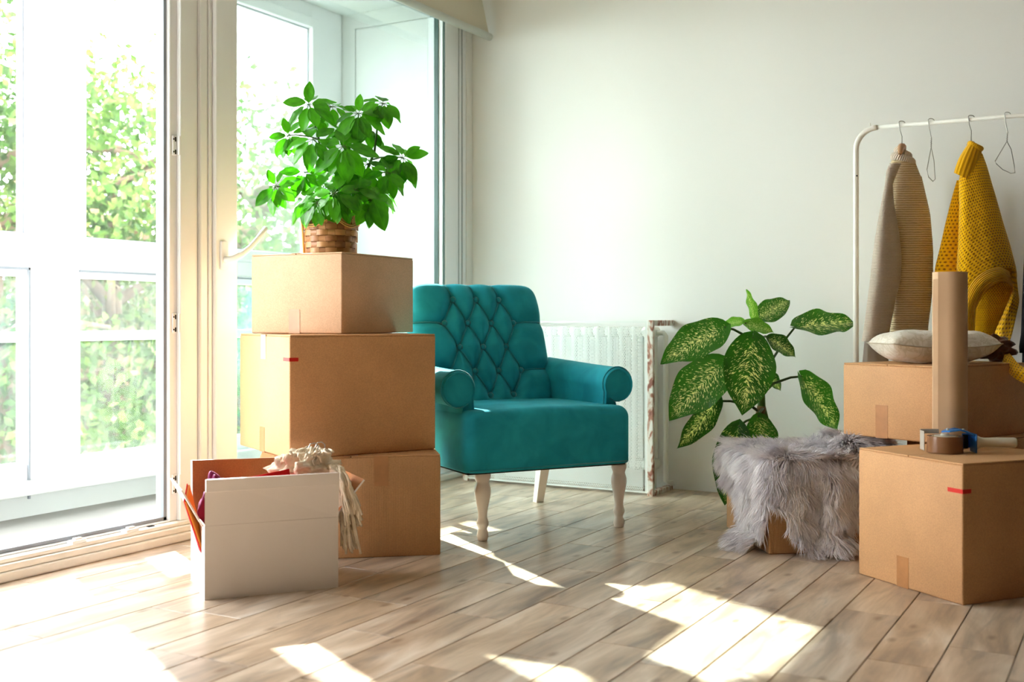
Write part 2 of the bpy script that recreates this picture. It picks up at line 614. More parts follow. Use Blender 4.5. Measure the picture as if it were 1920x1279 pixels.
# side jamb by the corner; solid white strip stands in for a bright sidelight
w1 = struct_empty('window_1', 'narrow white frame strip standing in for a bright sidelight by the corner', 'window', (XW, 4.84, 0))
part('frame', MB().bbox((XW - 0.09, 4.762, 0.03), (XW - 0.020, 4.776, 2.40), 0.002, 1).bbox((XW - 0.09, 4.842, 0.03), (XW - 0.006, 4.872, 2.40), 0.003, 1), M['pvc'], w1, world=True)
part('gasket', MB().box((XW - 0.012, 4.806, 0.05), (XW - 0.0085, 4.8085, 2.40)), M['gasket_dark'], w1, world=True)
part('gasket', MB().box((XW - 0.012, 4.836, 0.05), (XW - 0.0085, 4.8385, 2.40)), M['gasket_dark'], w1, world=True)
part('sidelight_standin', MB().bbox((XW - 0.062, 4.776, 0.04), (XW - 0.010, 4.842, 2.40), 0.002, 1), M['pvc'], w1, world=True)
part('jamb_board', MB().bbox((XW - 0.09, 4.872, 0.0), (XW - 0.001, 4.93, 2.40), 0.003, 1), M['wall'], w1, world=True)

struct('wall_left_near', MB().box((XW - 0.09, YF, 0.0), (XW, 1.20, 2.40)), M['wall'], 'plain wall beside the open doorway, left of the viewer', 'wall')

# --- the glazed balcony outside
XO = -3.90
struct('floor_balcony', MB().box((XO - 0.10, YF, -0.14), (XW - 0.06, YB, 0.004)), M['balcony'], 'pale bright floor of the narrow glazed balcony', 'floor')
struct('ceiling_balcony', MB().box((XO - 0.12, YF, 2.49), (XW - 0.10, YB, 2.60)), M['wall_out'], 'white ceiling of the narrow glazed balcony', 'ceiling')
we = struct('wall_balcony', MB().box((XO - 0.12, YB, -0.14), (XW - 0.10, YB + 0.15, 2.6)), M['wall_out'], 'white end wall of the balcony with a recessed panel', 'wall')
pe = MB()
for a, b in (((-3.80, YB - 0.014, 0.10), (-3.787, YB, 2.41)), ((-3.80, YB - 0.014, 2.403), (-3.16, YB, 2.416))):
    pe.box(a, b)
part('panel_moulding', pe, M['wall_out'], we)
part('panel', MB().bbox((-3.783, YB - 0.010, 0.10), (-3.16, YB, 2.398), 0.003, 1), M['wall_out'], we)
struct('wall_front_balcony', MB().box((XO - 0.12, YF - 0.15, -0.14), (XW - 0.10, YF, 2.6)), M['wall_out'], 'white end wall of the balcony behind the viewer', 'wall')
struct('wall_parapet', MB().box((XO - 0.12, YF, -0.14), (XO - 0.005, YB, 0.10)).bbox((XO - 0.10, YF, 0.10), (XO + 0.075, YB, 0.155), 0.008, 2), M['wall_out'],
       'low white parapet with a stone sill under the balcony windows', 'wall')

mull = [(-0.72, -0.44), (1.16, 1.44), (2.90, 3.18), (4.64, 4.93)]
bay = [(-0.44, 1.16), (1.44, 2.90), (3.18, 4.64)]
bay_label = ['white balcony window nearest the viewer, mostly out of view', 'white balcony window at the left edge of the view',
             'white balcony window seen through the doorway and the green glass']
for i, (b0, b1) in enumerate(bay):
    w = struct_empty('window_%d' % (i + 2), bay_label[i], 'window', (XO, (b0 + b1) / 2, 0.15))
    for (m0, m1) in ((mull[i + 1],) if i else (mull[0], mull[1])):
        c = (m0 + m1) / 2
        part('mullion', MB().bbox((XO - 0.05, m0 + 0.01, 0.15), (XO + 0.02, m1 - 0.01, 2.49), 0.004, 1), M['pvc'], w, world=True)
    part('transom', MB().bbox((XO - 0.05, b0 - 0.02, 1.005), (XO + 0.022, b1 + 0.02, 1.085), 0.004, 1), M['pvc'], w, world=True)
    part('glazing_bar', MB().bbox((XO - 0.035, b0 - 0.012, 0.706), (XO - 0.002, b1 + 0.012, 0.748), 0.003, 1), M['pvc'], w, world=True)
    part('bottom_rail', MB().bbox((XO - 0.05, b0 - 0.02, 0.15), (XO + 0.02, b1 + 0.02, 0.222), 0.004, 1), M['pvc'], w, world=True)
    part('head_rail', MB().bbox((XO - 0.05, b0 - 0.02, 2.40), (XO + 0.02, b1 + 0.02, 2.49), 0.004, 1), M['pvc'], w, world=True)
    part('upper_lip', MB().bbox((XO - 0.03, b0, 0.970), (XO - 0.006, b1, 1.005), 0.002, 1), M['pvc'], w, world=True)
    s = 0.058
    sash = MB()
    sash.bbox((XO - 0.02, b0 - 0.048, 1.087), (XO + 0.045, b0 + 0.0, 2.41), 0.004, 1)
    sash.bbox((XO - 0.02, b1 - 0.0, 1.087), (XO + 0.045, b1 + 0.048, 2.41), 0.004, 1)
    sash.bbox((XO - 0.02, b0, 1.087), (XO + 0.045, b1, 1.142), 0.004, 1)
    sash.bbox((XO - 0.02, b0, 2.355), (XO + 0.045, b1, 2.41), 0.004, 1)
    sa = part('sash', sash, M['pvc'], w, world=True)
    part('gasket', MB().box((XO + 0.012, b1 - 0.010, 1.142), (XO + 0.02, b1 - 0.004, 2.355)).box((XO + 0.012, b0, 2.349), (XO + 0.02, b1, 2.355)).box((XO + 0.012, b0, 1.142), (XO + 0.02, b1, 1.146)),
         M['gasket'], sa, world=True)
    part('hinge', MB().bbox((XO + 0.02, b0 - 0.062, 1.09), (XO + 0.055, b0 - 0.048, 1.19), 0.003, 1), M['pvc'], sa, world=True)
    part('pane', MB().box((XO + 0.004, b0, 1.142), (XO + 0.010, b1, 2.355)), M['glass_clear'], sa, world=True)
    part('pane', MB().box((XO - 0.020, b0, 0.748), (XO - 0.014, b1, 0.972)), M['glass_dusty'], w, world=True)
    part('pane', MB().box((XO - 0.020, b0, 0.222), (XO - 0.014, b1, 0.706)), M['glass_dusty'], w, world=True)
    part('glazing_bead', MB().box((XO + 0.020, b1 + 0.012, 0.080 if i == 1 else 0.20), (XO + 0.030, b1 + 0.020, 1.005))
         .box((XO + 0.020, b0 - 0.02, 0.996), (XO + 0.030, b1 + 0.020, 1.005)), M['gasket'], w, world=True)

# --- roller blind above the doors
bl = thing('roller_blind', 'raised beige roller blind with a grey bottom bar above the glass doors', 'blind', (-2.93, 3.1, 2.22))
part('fabric', MB().grid(lambda u, v: (-2.902 - 0.075 * v, 1.35 + 3.525 * u - 0.025 * v, 2.258 + 0.40 * v), 20, 4)
     .grid(lambda u, v: (-2.906 - 0.075 * v, 4.875 - 3.525 * u - 0.025 * v, 2.258 + 0.40 * v), 20, 4), plain('blind_fabric', '#cdc6b4', 0.85, 0.1, bump=0.1, bscale=200), bl, world=True)
part('bottom_bar', MB().tube([(-2.902, 1.34, 2.240), (-2.902, 4.885, 2.240)], 0.019, 14), plain('blind_bar', '#c4c6bd', 0.4, 0.4), bl, smooth=True, world=True)
part('roller', MB().tube([(-2.985, 1.35, 2.66), (-2.985, 4.88, 2.66)], 0.03, 14), M['pvc'], bl, smooth=True, world=True)
for by_ in (1.33, 4.885):
    part('bracket', MB().box((XW, by_, 2.62), (-2.975, by_ + 0.015, 2.71)), M['pvc'], bl, world=True)

# ------------------------------------------------------------------ cardboard boxes
def carton(label, corner, dirR, a, b, z0, h, mat, seam='x', tapes=(), red=False, group=None, top_tape=True, name='cardboard_box', bulge=0.004):
    """box whose near corner stands at corner; a runs along dirR, b at right angles to its left"""
    ca, sa = math.cos(R(dirR)), math.sin(R(dirR))
    cx = corner[0] + ca * a / 2 - sa * b / 2
    cy = corner[1] + sa * a / 2 + ca * b / 2
    t = thing(name, label, 'box', (cx, cy, z0), R(dirR), group)
    A, B = a / 2, b / 2
    th = 0.005
    body = MB()
    body.bbox((-A, -B, 0.0), (A, B, h - th), 0.005, 2)
    shade_auto(part('body', body, mat, t), 60)
    ns = 8
    for s in (-1, 1):
        f = MB()
        if seam == 'x':
            lo, hi = (-A + 0.002, (-B + 0.001) if s < 0 else 0.0015), (A - 0.002, -0.0015 if s < 0 else B - 0.001)
        else:
            lo, hi = ((-A + 0.001) if s < 0 else 0.0015, -B + 0.002), (-0.0015 if s < 0 else A - 0.001, B - 0.002)
        f.bbox((lo[0], lo[1], h - th), (hi[0], hi[1], h), 0.0015, 1)
        part('flap', f, mat, t)
    part('slit', MB().box((-A + 0.004, -B + 0.004, h - th - 0.0005), (A - 0.004, B - 0.004, h - th + 0.0006)), M['card_edge'], t)
    w = 0.024
    if top_tape:
        if seam == 'x':
            part('tape', MB().box((-A - 0.0006, -w, h), (A + 0.0006, w, h + 0.0006)), M['tape'], t)
        else:
            part('tape', MB().box((-w, -B - 0.0006, h), (w, B + 0.0006, h + 0.0006)), M['tape'], t)
    for (face, off, zb, zt, mname) in tapes:
        m = MB()
        if face == 'L':
            m.box((-A - 0.0010, off - w, zb), (-A + 0.001, off + w, zt))
        else:
            m.box((off - w, -B - 0.0010, zb), (off + w, -B + 0.001, zt))
        part('tape', m, M[mname], t)
    if red:
        zc = red
        m = MB()
        m.box((-A - 0.0012, -B - 0.0012, zc - 0.006), (-A + 0.030, -B + 0.001, zc + 0.006))
        m.box((-A - 0.0012, -B - 0.0012, zc - 0.006), (-A + 0.001, -B + 0.055, zc + 0.006))
        part('red_mark', m, M['red'], t, label='small red printed strip wrapping the corner')
    return t


BOXH = 0.396
# stack by the window. The lower one is turned differently from the two above it
brc = Vector((-2.068, 3.156))
u = Vector((math.cos(R(39.5)), math.sin(R(39.5))))
big_c = brc - u * 0.600
carton('long brown cardboard box at the bottom of the window stack', big_c, 39.5, 0.600, 0.34, 0.0, 0.341, M['card2'], seam='y',
       tapes=(('R', 0.10, 0.24, 0.3405, 'tape'),), group='moving boxes')
carton('brown cardboard box in the middle of the window stack, red strip on corner', (-2.416, 2.792), 62.0, 0.540, 0.490, 0.342, 0.405, M['card'], seam='x',
       tapes=(('L', 0.012, 0.0, 0.085, 'tape'), ('L', 0.0, 0.32, 0.404, 'tape_glare')), red=0.325, group='moving boxes')
carton('smaller pale cardboard box topmost of the window stack, under the basket plant', (-2.405, 3.050), 92.7, 0.465, 0.398, 0.7485, 0.283, M['card3'], seam='x',
       tapes=(('L', 0.005, 0.0, 0.085, 'tape'),), group='moving boxes')
# right hand group
carton('large brown cardboard box at right front under the tape dispenser', (-0.436, 3.315), 53.0, 0.44, 0.425, 0.0, BOXH, M['card'], seam='x',
       tapes=(('L', 0.02, 0.0, 0.092, 'tape'),), red=0.318, group='moving boxes', top_tape=False)
FURH = 0.315
carton('brown cardboard box under the grey fur throw', (-1.104, 3.712), 35.0, 0.50, 0.50, 0.0, FURH, M['card2'], seam='x', group='moving boxes', top_tape=False)
carton('brown cardboard box under the cream cushion, behind the paper roll', (-0.588, 3.804), 65.0, 0.54, 0.357, BOXH + 0.0005, 0.250, M['card'], seam='x',
       tapes=(('L', 0.02, 0.0, 0.112, 'tape'),), group='moving boxes', top_tape=False)

carton('brown cardboard box almost hidden beneath the cushion box', (-0.450, 4.000), 65.0, 0.34, 0.31, 0.0, BOXH, M['card2'], seam='x', group='moving boxes', top_tape=False)

# ------------------------------------------------------------------ white open box with its contents
M['white_card'] = plain('white_card', '#e3dcd8', 0.55, 0.25, bump=0.05, bscale=30)
wb_dir = 53.2
WA, WBD, WH = 0.388, 0.285, 0.210
ca, sa = math.cos(R(wb_dir)), math.sin(R(wb_dir))
wbc = (-2.318 + ca * WA / 2 - sa * WBD / 2, 2.317 + sa * WA / 2 + ca * WBD / 2)
wb = thing('open_box', 'open white box with raised flaps standing before the window stack', 'box', (*wbc, 0), R(wb_dir))
A, B = WA / 2, WBD / 2


def panel(name, inner, outer, parent, label=None):
    """thin board: four inner corners (kraft side) and four outer corners (white side)"""
    m = MB()
    m.add(list(inner) + list(outer), [(0, 1, 2, 3)], mi=1)
    m.add(list(inner) + list(outer), [(7, 6, 5, 4), (0, 4, 5, 1), (1, 5, 6, 2), (2, 6, 7, 3), (3, 7, 4, 0)], mi=0)
    return part(name, m, [M['white_card'], M['card_in']], parent, label=label)


t = 0.005
panel('front_wall', [(-A + t, -B + t, 0), (-A + t, -B + t, WH), (A - t, -B + t, WH), (A - t, -B + t, 0)], [(-A, -B, 0), (-A, -B, WH), (A, -B, WH), (A, -B, 0)], wb)
panel('back_wall', [(A - t, B - t, 0), (A - t, B - t, WH), (-A + t, B - t, WH), (-A + t, B - t, 0)], [(A, B, 0), (A, B, WH), (-A, B, WH), (-A, B, 0)], wb)
panel('left_wall', [(-A + t, B - t, 0), (-A + t, B - t, WH), (-A + t, -B + t, WH), (-A + t, -B + t, 0)], [(-A, B, 0), (-A, B, WH), (-A, -B, WH), (-A, -B, 0)], wb)
panel('right_wall', [(A - t, -B + t, 0), (A - t, -B + t, WH), (A - t, B - t, WH), (A - t, B - t, 0)], [(A, -B, 0), (A, -B, WH), (A, B, WH), (A, B, 0)], wb)
panel('bottom', [(-A + t, -B + t, t), (A - t, -B + t, t), (A - t, B - t, t), (-A + t, B - t, t)], [(-A + t, -B + t, 0.001), (A - t, -B + t, 0.001), (A - t, B - t, 0.001), (-A + t, B - t, 0.001)], wb)
FH = 0.134
panel('front_flap', [(-A + t, -B + t, WH), (-A + t, -B + t - 0.004, WH + FH), (A - t, -B + t - 0.012, WH + FH), (A - t, -B + t, WH)],
      [(-A, -B - 0.0022, WH + 0.001), (-A, -B - 0.005, WH + FH), (A, -B - 0.013, WH + FH), (A, -B - 0.0022, WH + 0.001)], wb)
part('flap_edge', MB().bbox((-A + 0.002, -B - 0.0135, WH + FH - 0.036), (A - 0.002, -B - 0.0045, WH + FH - 0.0005), 0.001, 1), M['white_card'], wb)
panel('back_flap', [(A - t, B - t, WH), (A - t, B + 0.02, WH + FH + 0.012), (-A + t, B + 0.004, WH + FH + 0.020), (-A + t, B - t, WH)],
      [(A, B, WH), (A, B + t + 0.02, WH + FH + 0.012), (-A, B + t + 0.004, WH + FH + 0.020), (-A, B, WH)], wb)
panel('side_flap', [(-A - 0.001, B - 0.01, WH), (-A - 0.058, B - 0.01, WH + 0.105), (-A - 0.058, -B + 0.02, WH + 0.105), (-A - 0.001, -B + 0.012, WH)],
      [(-A - 0.005, B - 0.01, WH - 0.002), (-A - 0.063, B - 0.01, WH + 0.104), (-A - 0.063, -B + 0.02, WH + 0.104), (-A - 0.005, -B + 0.012, WH - 0.002)], wb)
panel('side_flap', [(A, -B + 0.03, WH), (A + 0.092, -B + 0.05, WH + 0.100), (A + 0.092, B - 0.02, WH + 0.100), (A, B - 0.02, WH)],
      [(A + 0.004, -B + 0.03, WH - 0.003), (A + 0.096, -B + 0.05, WH + 0.096), (A + 0.096, B - 0.02, WH + 0.096), (A + 0.004, B - 0.02, WH - 0.003)], wb)
wbM = Matrix.Translation((*wbc, 0)) @ Matrix.Rotation(R(wb_dir), 4, 'Z')


def wbp(x, y, z):
    return wbM @ Vector((x, y, z))


M['red_cloth'] = plain('red_cloth', '#c61f2a', 0.8, 0.2, bump=0.3, bscale=90)
M['orange_paper'] = plain('orange_paper', '#e08a2e', 0.5, 0.3)
M['purple_cloth'] = plain('purple_cloth', '#6b1c4a', 0.8, 0.2, bump=0.3, bscale=90)


def crumple(cx, cy, cz, rx, ry, rz, seed, nu=36, nv=18, amp=0.25, f=3.0):
    rr = np.random.default_rng(seed)
    ph = rr.uniform(0, 6.28, 12)

    def fn(u, v):
        a, b = 2 * PI * u, PI * (v - 0.5)
        d = Vector((math.cos(a) * math.cos(b), math.sin(a) * math.cos(b), math.sin(b)))
        n = sum(math.sin(f * (1 + 0.6 * k) * d[k % 3] + ph[k] + 2 * math.sin(f * d[(k + 1) % 3] + ph[k + 4])) / (1 + 0.4 * k) for k in range(6))
        s = 1 + amp * n * 0.35
        return Vector((cx + d.x * rx * s, cy + d.y * ry * s, cz + d.z * rz * s))
    return fn, nu, nv


def crumple_thing(name, label, cat, centre, r, seed, mat, amp=0.3, f=3.0, rot=0, sub=None):
    o = thing(name, label, cat, (centre[0], centre[1], centre[2] - r[2]), rot)
    fn, nu, nv = crumple(0, 0, r[2], *r, seed, amp=amp, f=f)
    part(sub or 'cloth', MB().grid(fn, nu, nv, wrap=True), mat, o, smooth=True)
    return o


crumple_thing('purple_cloth', 'crumpled purple cloth at the left end inside the white box', 'cloth', wbp(-A + 0.052, 0.045, 0.172), (0.038, 0.060, 0.150), 3, M['purple_cloth'])
crumple_thing('red_cloth', 'crumpled red cloth lying inside the white box', 'cloth', wbp(0.0, 0.06, 0.15), (0.10, 0.055, 0.120), 5, M['red_cloth'])
fo = thing('paper_folder', 'orange paper folder with red edges leaning out of the white box', 'folder', wbp(-A + 0.05, -0.03, 0.01), R(wb_dir))
m = MB()
m.hexa([(-0.018, -0.05, 0.02), (-0.012, -0.05, 0.02), (-0.012, 0.03, 0.02), (-0.018, 0.03, 0.02), (-0.098, -0.05, 0.262), (-0.092, -0.05, 0.262), (-0.072, 0.03, 0.300), (-0.078, 0.03, 0.300)])
part('cover', m, M['orange_paper'], fo)
m = MB()
m.hexa([(-0.0205, -0.052, 0.02), (-0.0182, -0.052, 0.02), (-0.0182, 0.032, 0.02), (-0.0205, 0.032, 0.02), (-0.1005, -0.052, 0.266), (-0.0982, -0.052, 0.266), (-0.0782, 0.032, 0.304), (-0.0805, 0.032, 0.304)])
part('edge', m, M['red_cloth'], fo)
fo2 = thing('paper_sheet', 'red sheet of paper just showing over the front flap of the white box', 'paper', wbp(0.0, -0.085, 0.02), R(wb_dir))
part('sheet', MB().hexa([(-0.12, 0, 0), (0.10, 0, 0), (0.10, 0.003, 0), (-0.12, 0.003, 0), (-0.12, 0.0, 0.305), (0.06, 0.0, 0.333), (0.06, 0.003, 0.333), (-0.12, 0.003, 0.305)]), M['red_cloth'], fo2)

# cream scarf with fringe over the right end of the box
M['cream_knit'] = plain('cream_knit', '#e8d9c2', 0.9, 0.1, bump=0.5, bscale=160, var=0.12, vscale=30)
sc = thing('fringed_scarf', 'cream knitted scarf with long fringe hanging over the white box', 'scarf', wbp(0.12, -0.02, 0.2), R(wb_dir))
fn, nu, nv = crumple(0.01, 0.03, 0.130, 0.095, 0.06, 0.058, 11, 72, 36, 0.45, 6.5)
part('bunched_cloth', MB().grid(fn, nu, nv, wrap=True), M['cream_knit'], sc, smooth=True)


def strand(mb, p0, p1, sag, r, seed, n=7, rend=None):
    rr = np.random.default_rng(seed)
    p0, p1 = Vector(p0), Vector(p1)
    pts, rad = [], []
    for i in range(n):
        t_ = i / (n - 1)
        p = p0.lerp(p1, t_) + Vector((0, 0, sag * 4 * t_ * (1 - t_)))
        p += Vector(rr.normal(0, 0.0035, 3))
        pts.append(p)
        rad.append(r * (1 - 0.25 * t_) if rend is None else r + (rend - r) * t_)
    mb.tube(pts, rad, 6)


fr = MB()
for i in range(70):       # loops and tufts on top
    a = random.uniform(0, 2 * PI)
    x, y = 0.02 + 0.065 * math.cos(a) * random.random(), 0.02 + 0.04 * math.sin(a)
    strand(fr, (x, y, 0.175), (x + random.uniform(-.035, .035), y - random.uniform(0.0, .03), 0.185 + random.uniform(-.03, .01)), 0.014, 0.0045, i)
for i in range(14):
    strand(fr, (-0.045 + 0.003 * i, 0.02, 0.165), (-0.078 + 0.004 * i, 0.015 - 0.004 * (i % 4), 0.150 + 0.006 * (i % 5)), 0.010, 0.0050, 300 + i)
part('tuft', fr, M['cream_knit'], sc, smooth=True)['kind'] = 'stuff'
fr = MB()
for i in range(60):       # fringe falling over the end wall, outside the box
    k = i / 59
    x = 0.098 + 0.055 * random.random()
    y = -0.115 + 0.05 * random.random()
    z1 = random.choice([-0.10, -0.085, -0.03, -0.01, 0.02]) + random.uniform(-.012, .012)
    strand(fr, (0.07 + 0.03 * random.random(), 0.0 - 0.05 * random.random(), 0.145), (x, y, z1), 0.035, 0.0048, 50 + i, 8, 0.0036)
part('fringe', fr, M['cream_knit'], sc, smooth=True)['kind'] = 'stuff'
for j, yy in enumerate((0.0, 0.018)):
    wl = thing('wire_loop', ['nearer', 'farther'][j] + ' bent wire loop standing above the cream scarf', 'wire', wbp(0.150 + 0.026 * j, 0.01 + yy, 0.352), R(wb_dir))
    part('wire', MB().tube([(-0.014, 0, 0), (-0.012, 0, 0.045), (-0.004, 0, 0.062), (0.010, 0, 0.064), (0.020, 0, 0.056), (0.019, 0, 0.0)], 0.0016, 6), M['steel'], wl, smooth=True)

# ------------------------------------------------------------------ armchair
def velvet():
    N = NT('teal_velvet')
    mp = N.mapping()
    nz = N.n('ShaderNodeTexNoise', Scale=9.0, Detail=4.0, Distortion=0.6)
    N.l(mp, 'Vector', nz, 'Vector')
    r = N.ramp([(0.3, lin('#18879b')), (0.7, lin('#25a0b4'))], nz)
    N.l(r, 'Color', N.b, 'Base Color')
    N.b.inputs['Roughness'].default_value = 0.75
    N.b.inputs['Specular IOR Level'].default_value = 0.15
    N.b.inputs['Sheen Weight'].default_value = 0.45
    N.b.inputs['Sheen Roughness'].default_value = 0.35
    N.b.inputs['Sheen Tint'].default_value = lin('#7fd6dc')
    n2 = N.n('ShaderNodeTexNoise', Scale=420.0, Detail=2.0)
    N.l(mp, 'Vector', n2, 'Vector')
    N.bump(n2, 'Fac', 0.08, 0.002)
    return N.m


M['velvet'] = velvet()
M['velvet_seam'] = plain('teal_piping', '#1b8c9b', 0.7, 0.15, sheen=0.4)
M['leg_white'] = plain('cream_lacquer', '#e9dfd6', 0.30, 0.45, var=0.03)
chair = thing('armchair', 'teal velvet button tufted armchair with rolled arms and white turned legs', 'armchair', (-1.912, 3.68, 0), R(56.5))
CX = -0.040


def supergrid(lo, hi, p=6.0, nu=40, nv=20, fnmod=None):
    """rounded block: superellipsoid between two corners"""
    lo, hi = Vector(lo), Vector(hi)
    c, h = (lo + hi) / 2, (hi - lo) / 2

    def fn(u, v):
        a, b = 2 * PI * u, PI * (v - 0.5)
        d = Vector((math.cos(a) * math.cos(b), math.sin(a) * math.cos(b), math.sin(b)))
        k = (abs(d.x) ** p + abs(d.y) ** p + abs(d.z) ** p) ** (-1 / p)
        q = Vector((c.x + d.x * k * h.x, c.y + d.y * k * h.y, c.z + d.z * k * h.z))
        return fnmod(q) if fnmod else q
    return fn, nu, nv


# seat block and T-shaped front
def seat_mod(q):
    x, y, z = q
    if z > 0.40:
        z += 0.014 * max(0, 1 - ((x - CX) / 0.36) ** 2) * max(0, 1 - ((y - 0.15) / 0.35) ** 2)
    return Vector((x, y, z))


m = MB()
bm = bmesh.new()
bmesh.ops.create_cube(bm, size=1)
lo, hi = Vector((CX - 0.340, -0.065, 0.252)), Vector((CX + 0.352, 0.50, 0.468))
for v in bm.verts:
    v.co = Vector([lo[i] + (v.co[i] + .5) * (hi[i] - lo[i]) for i in range(3)])
side = [e for e in bm.edges if abs(e.verts[0].co.x - e.verts[1].co.x) < 1e-4 and abs(e.verts[0].co.y - e.verts[1].co.y) < 1e-4]
bmesh.ops.bevel(bm, geom=side, offset=0.045, segments=6, profile=0.5, affect='EDGES')
top = [e for e in bm.edges if all(v.co.z > 0.4 for v in e.verts)]
bmesh.ops.bevel(bm, geom=top, offset=0.042, segments=7, profile=0.5, affect='EDGES')
bot = [e for e in bm.edges if all(abs(v.co.z - 0.252) < 1e-4 for v in e.verts)]
bmesh.ops.bevel(bm, geom=bot, offset=0.008, segments=2, profile=0.5, affect='EDGES')
bmesh.ops.triangulate(bm, faces=[f for f in bm.faces if len(f.verts) > 4])
bmesh.ops.subdivide_edges(bm, edges=[e for e in bm.edges if e.calc_length() > 0.15], cuts=6, use_grid_fill=True)
bm.verts.index_update()
m.add([seat_mod(v.co)[:] for v in bm.verts], [[v.index for v in f.verts] for f in bm.faces])
bm.free()
seat = part('seat', m, M['velvet'], chair)
shade_auto(seat, 50)
part('seat_underside', MB().box((CX - 0.33, -0.045, 0.246), (CX + 0.33, 0.52, 0.253)), M['dark'], chair)
m = MB()
for zz, yy in ((0.262, -0.0655),):
    m.tube([(CX - 0.33, yy, zz), (CX, yy - 0.001, zz), (CX + 0.33, yy, zz)], 0.002, 6)
part('hem_seam', m, M['velvet_seam'], seat, smooth=True)

# arms: rolled profile run from front to back
def arm(s):
    cxr, czr, rr = 0.338, 0.548, 0.066
    prof = []
    for k in range(0, 23):
        a = R(-128 + k * (128 + 205) / 22)
        prof.append((cxr + rr * math.cos(a), czr + rr * math.sin(a)))
    # a runs from the outer underside over the top to the inner side, then down to the base
    prof += [(0.276, 0.47), (0.276, 0.36), (0.276, 0.262), (0.288, 0.252), (0.325, 0.252), (0.337, 0.262), (0.337, 0.36), (0.331, 0.44), (0.322, 0.478)]
    cen = Vector((sum(p[0] for p in prof) / len(prof), sum(p[1] for p in prof) / len(prof)))
    rings = [(0.020, 0.90), (0.010, 0.94), (0.014, 0.975), (0.026, 0.995), (0.05, 1.0), (0.2, 1.0), (0.35, 1.0), (0.50, 1.0), (0.575, 1.0)]
    verts, faces = [], []
    n = len(prof)
    for (y, k) in rings:
        for (px_, pz_) in prof:
            x_ = cen.x + (px_ - cen.x) * k
            z_ = cen.y + (pz_ - cen.y) * k + 0.018 * max(0, (y - 0.1)) / 0.4
            if z_ < 0.3:
                z_ = max(z_ - 0.018 * max(0, (y - 0.1)) / 0.4, 0.252)
            verts.append((CX + s * x_, y, z_))
    for i in range(len(rings) - 1):
        for k in range(n):
            a, b = i * n + k, i * n + (k + 1) % n
            f = (a, b, b + n, a + n)
            faces.append(f if s > 0 else f[::-1])
    f = tuple(range(n))
    faces.append(f[::-1] if s > 0 else f)
    f = tuple((len(rings) - 1) * n + k for k in range(n))
    faces.append(f if s > 0 else f[::-1])
    mb_ = MB().add(verts, faces)
    o = part('arm', mb_, M['velvet'], chair)
    shade_auto(o, 40)
    pip = [(CX + s * (cen.x + (p[0] - cen.x) * 1.004), 0.024, cen.y + (p[1] - cen.y) * 1.004) for p in prof[1:26]]
    part('piping', MB().tube(pip, 0.0032, 6), M['velvet_seam'], o, smooth=True)
    return o


for s in (-1, 1):
    arm(s)

# backrest: tufted front, tilted by 20 degrees
BT = math.atan(0.363)
BW, BHH = 0.295, 0.285         # half width, half height along the slope
bc = Vector((CX, 0.515, 0.690))    # middle of the front surface


def back_pt(x, s, d):
    """x across, s up the slope, d out of the front surface"""
    return Vector((bc.x + x, bc.y + s * math.sin(BT) - d * math.cos(BT), bc.z + s * math.cos(BT) + d * math.sin(BT)))


sp, vs = 0.105, 0.104
rows = [(0.205, 3), (0.205 - vs, 4), (0.205 - 2 * vs, 3), (0.205 - 3 * vs, 4), (0.205 - 4 * vs, 3)]
btn = []
for (sy, n_) in rows:
    btn.append([((i - (n_ - 1) / 2) * sp, sy) for i in range(n_)])
segs = []
for i in range(len(btn) - 1):
    for p in btn[i]:
        for q in btn[i + 1]:
            if abs(p[0] - q[0]) < sp * 0.6:
                segs.append((p, q))
for p in btn[0]:
    segs.append((p, (p[0] - 0.02, BHH)))
for rw in (1, 3):
    segs.append((btn[rw][0], (-BW, btn[rw][0][1] + 0.006)))
    segs.append((btn[rw][-1], (BW, btn[rw][-1][1] + 0.006)))
P0 = np.array([s_[0] for s_ in segs])
P1 = np.array([s_[1] for s_ in segs])
BT_ = np.array([p for r_ in btn for p in r_])


def tuft(x, s):
    q = np.array([x, s])
    d = P1 - P0
    t_ = np.clip(((q - P0) * d).sum(1) / (d * d).sum(1), 0, 1)
    dist = np.linalg.norm(P0 + d * t_[:, None] - q, axis=1).min()
    db = np.linalg.norm(BT_ - q, axis=1).min()
    return 0.026 * (1 - math.exp(-(dist / 0.026) ** 2)) - 0.010 * math.exp(-(dist / 0.004) ** 2) - 0.016 * math.exp(-(db / 0.017) ** 2)


NU, NV = 110, 104


def edge_in(u, v, p):
    return max(0.0, 1 - abs(u) ** p) ** (1 / 2.2) * max(0.0, 1 - abs(v) ** p) ** (1 / 2.2)


def front_fn(a, b):
    u_, v_ = 2 * a - 1, 2 * b - 1
    x = BW * u_ * (1 - 0.075 * max(0, v_) ** 12)
    s = BHH * v_ * (1 - 0.05 * abs(u_) ** 12)
    e = edge_in(u_, v_, 9)
    d = -0.055 + 0.055 * e + tuft(x, s) * e
    x += CXB(u_, v_)
    return back_pt(x, s, d)


def CXB(u_, v_):
    return 0.012 * u_ * math.sin((v_ + 1) * 1.4)


def rear_fn(a, b):
    u_, v_ = 1 - 2 * a, 2 * b - 1
    x = BW * u_ * (1 - 0.075 * max(0, v_) ** 12) + CXB(u_, v_)
    s = BHH * v_ * (1 - 0.05 * abs(u_) ** 12)
    return back_pt(x, s, -0.055 - 0.065 * edge_in(u_, v_, 9))


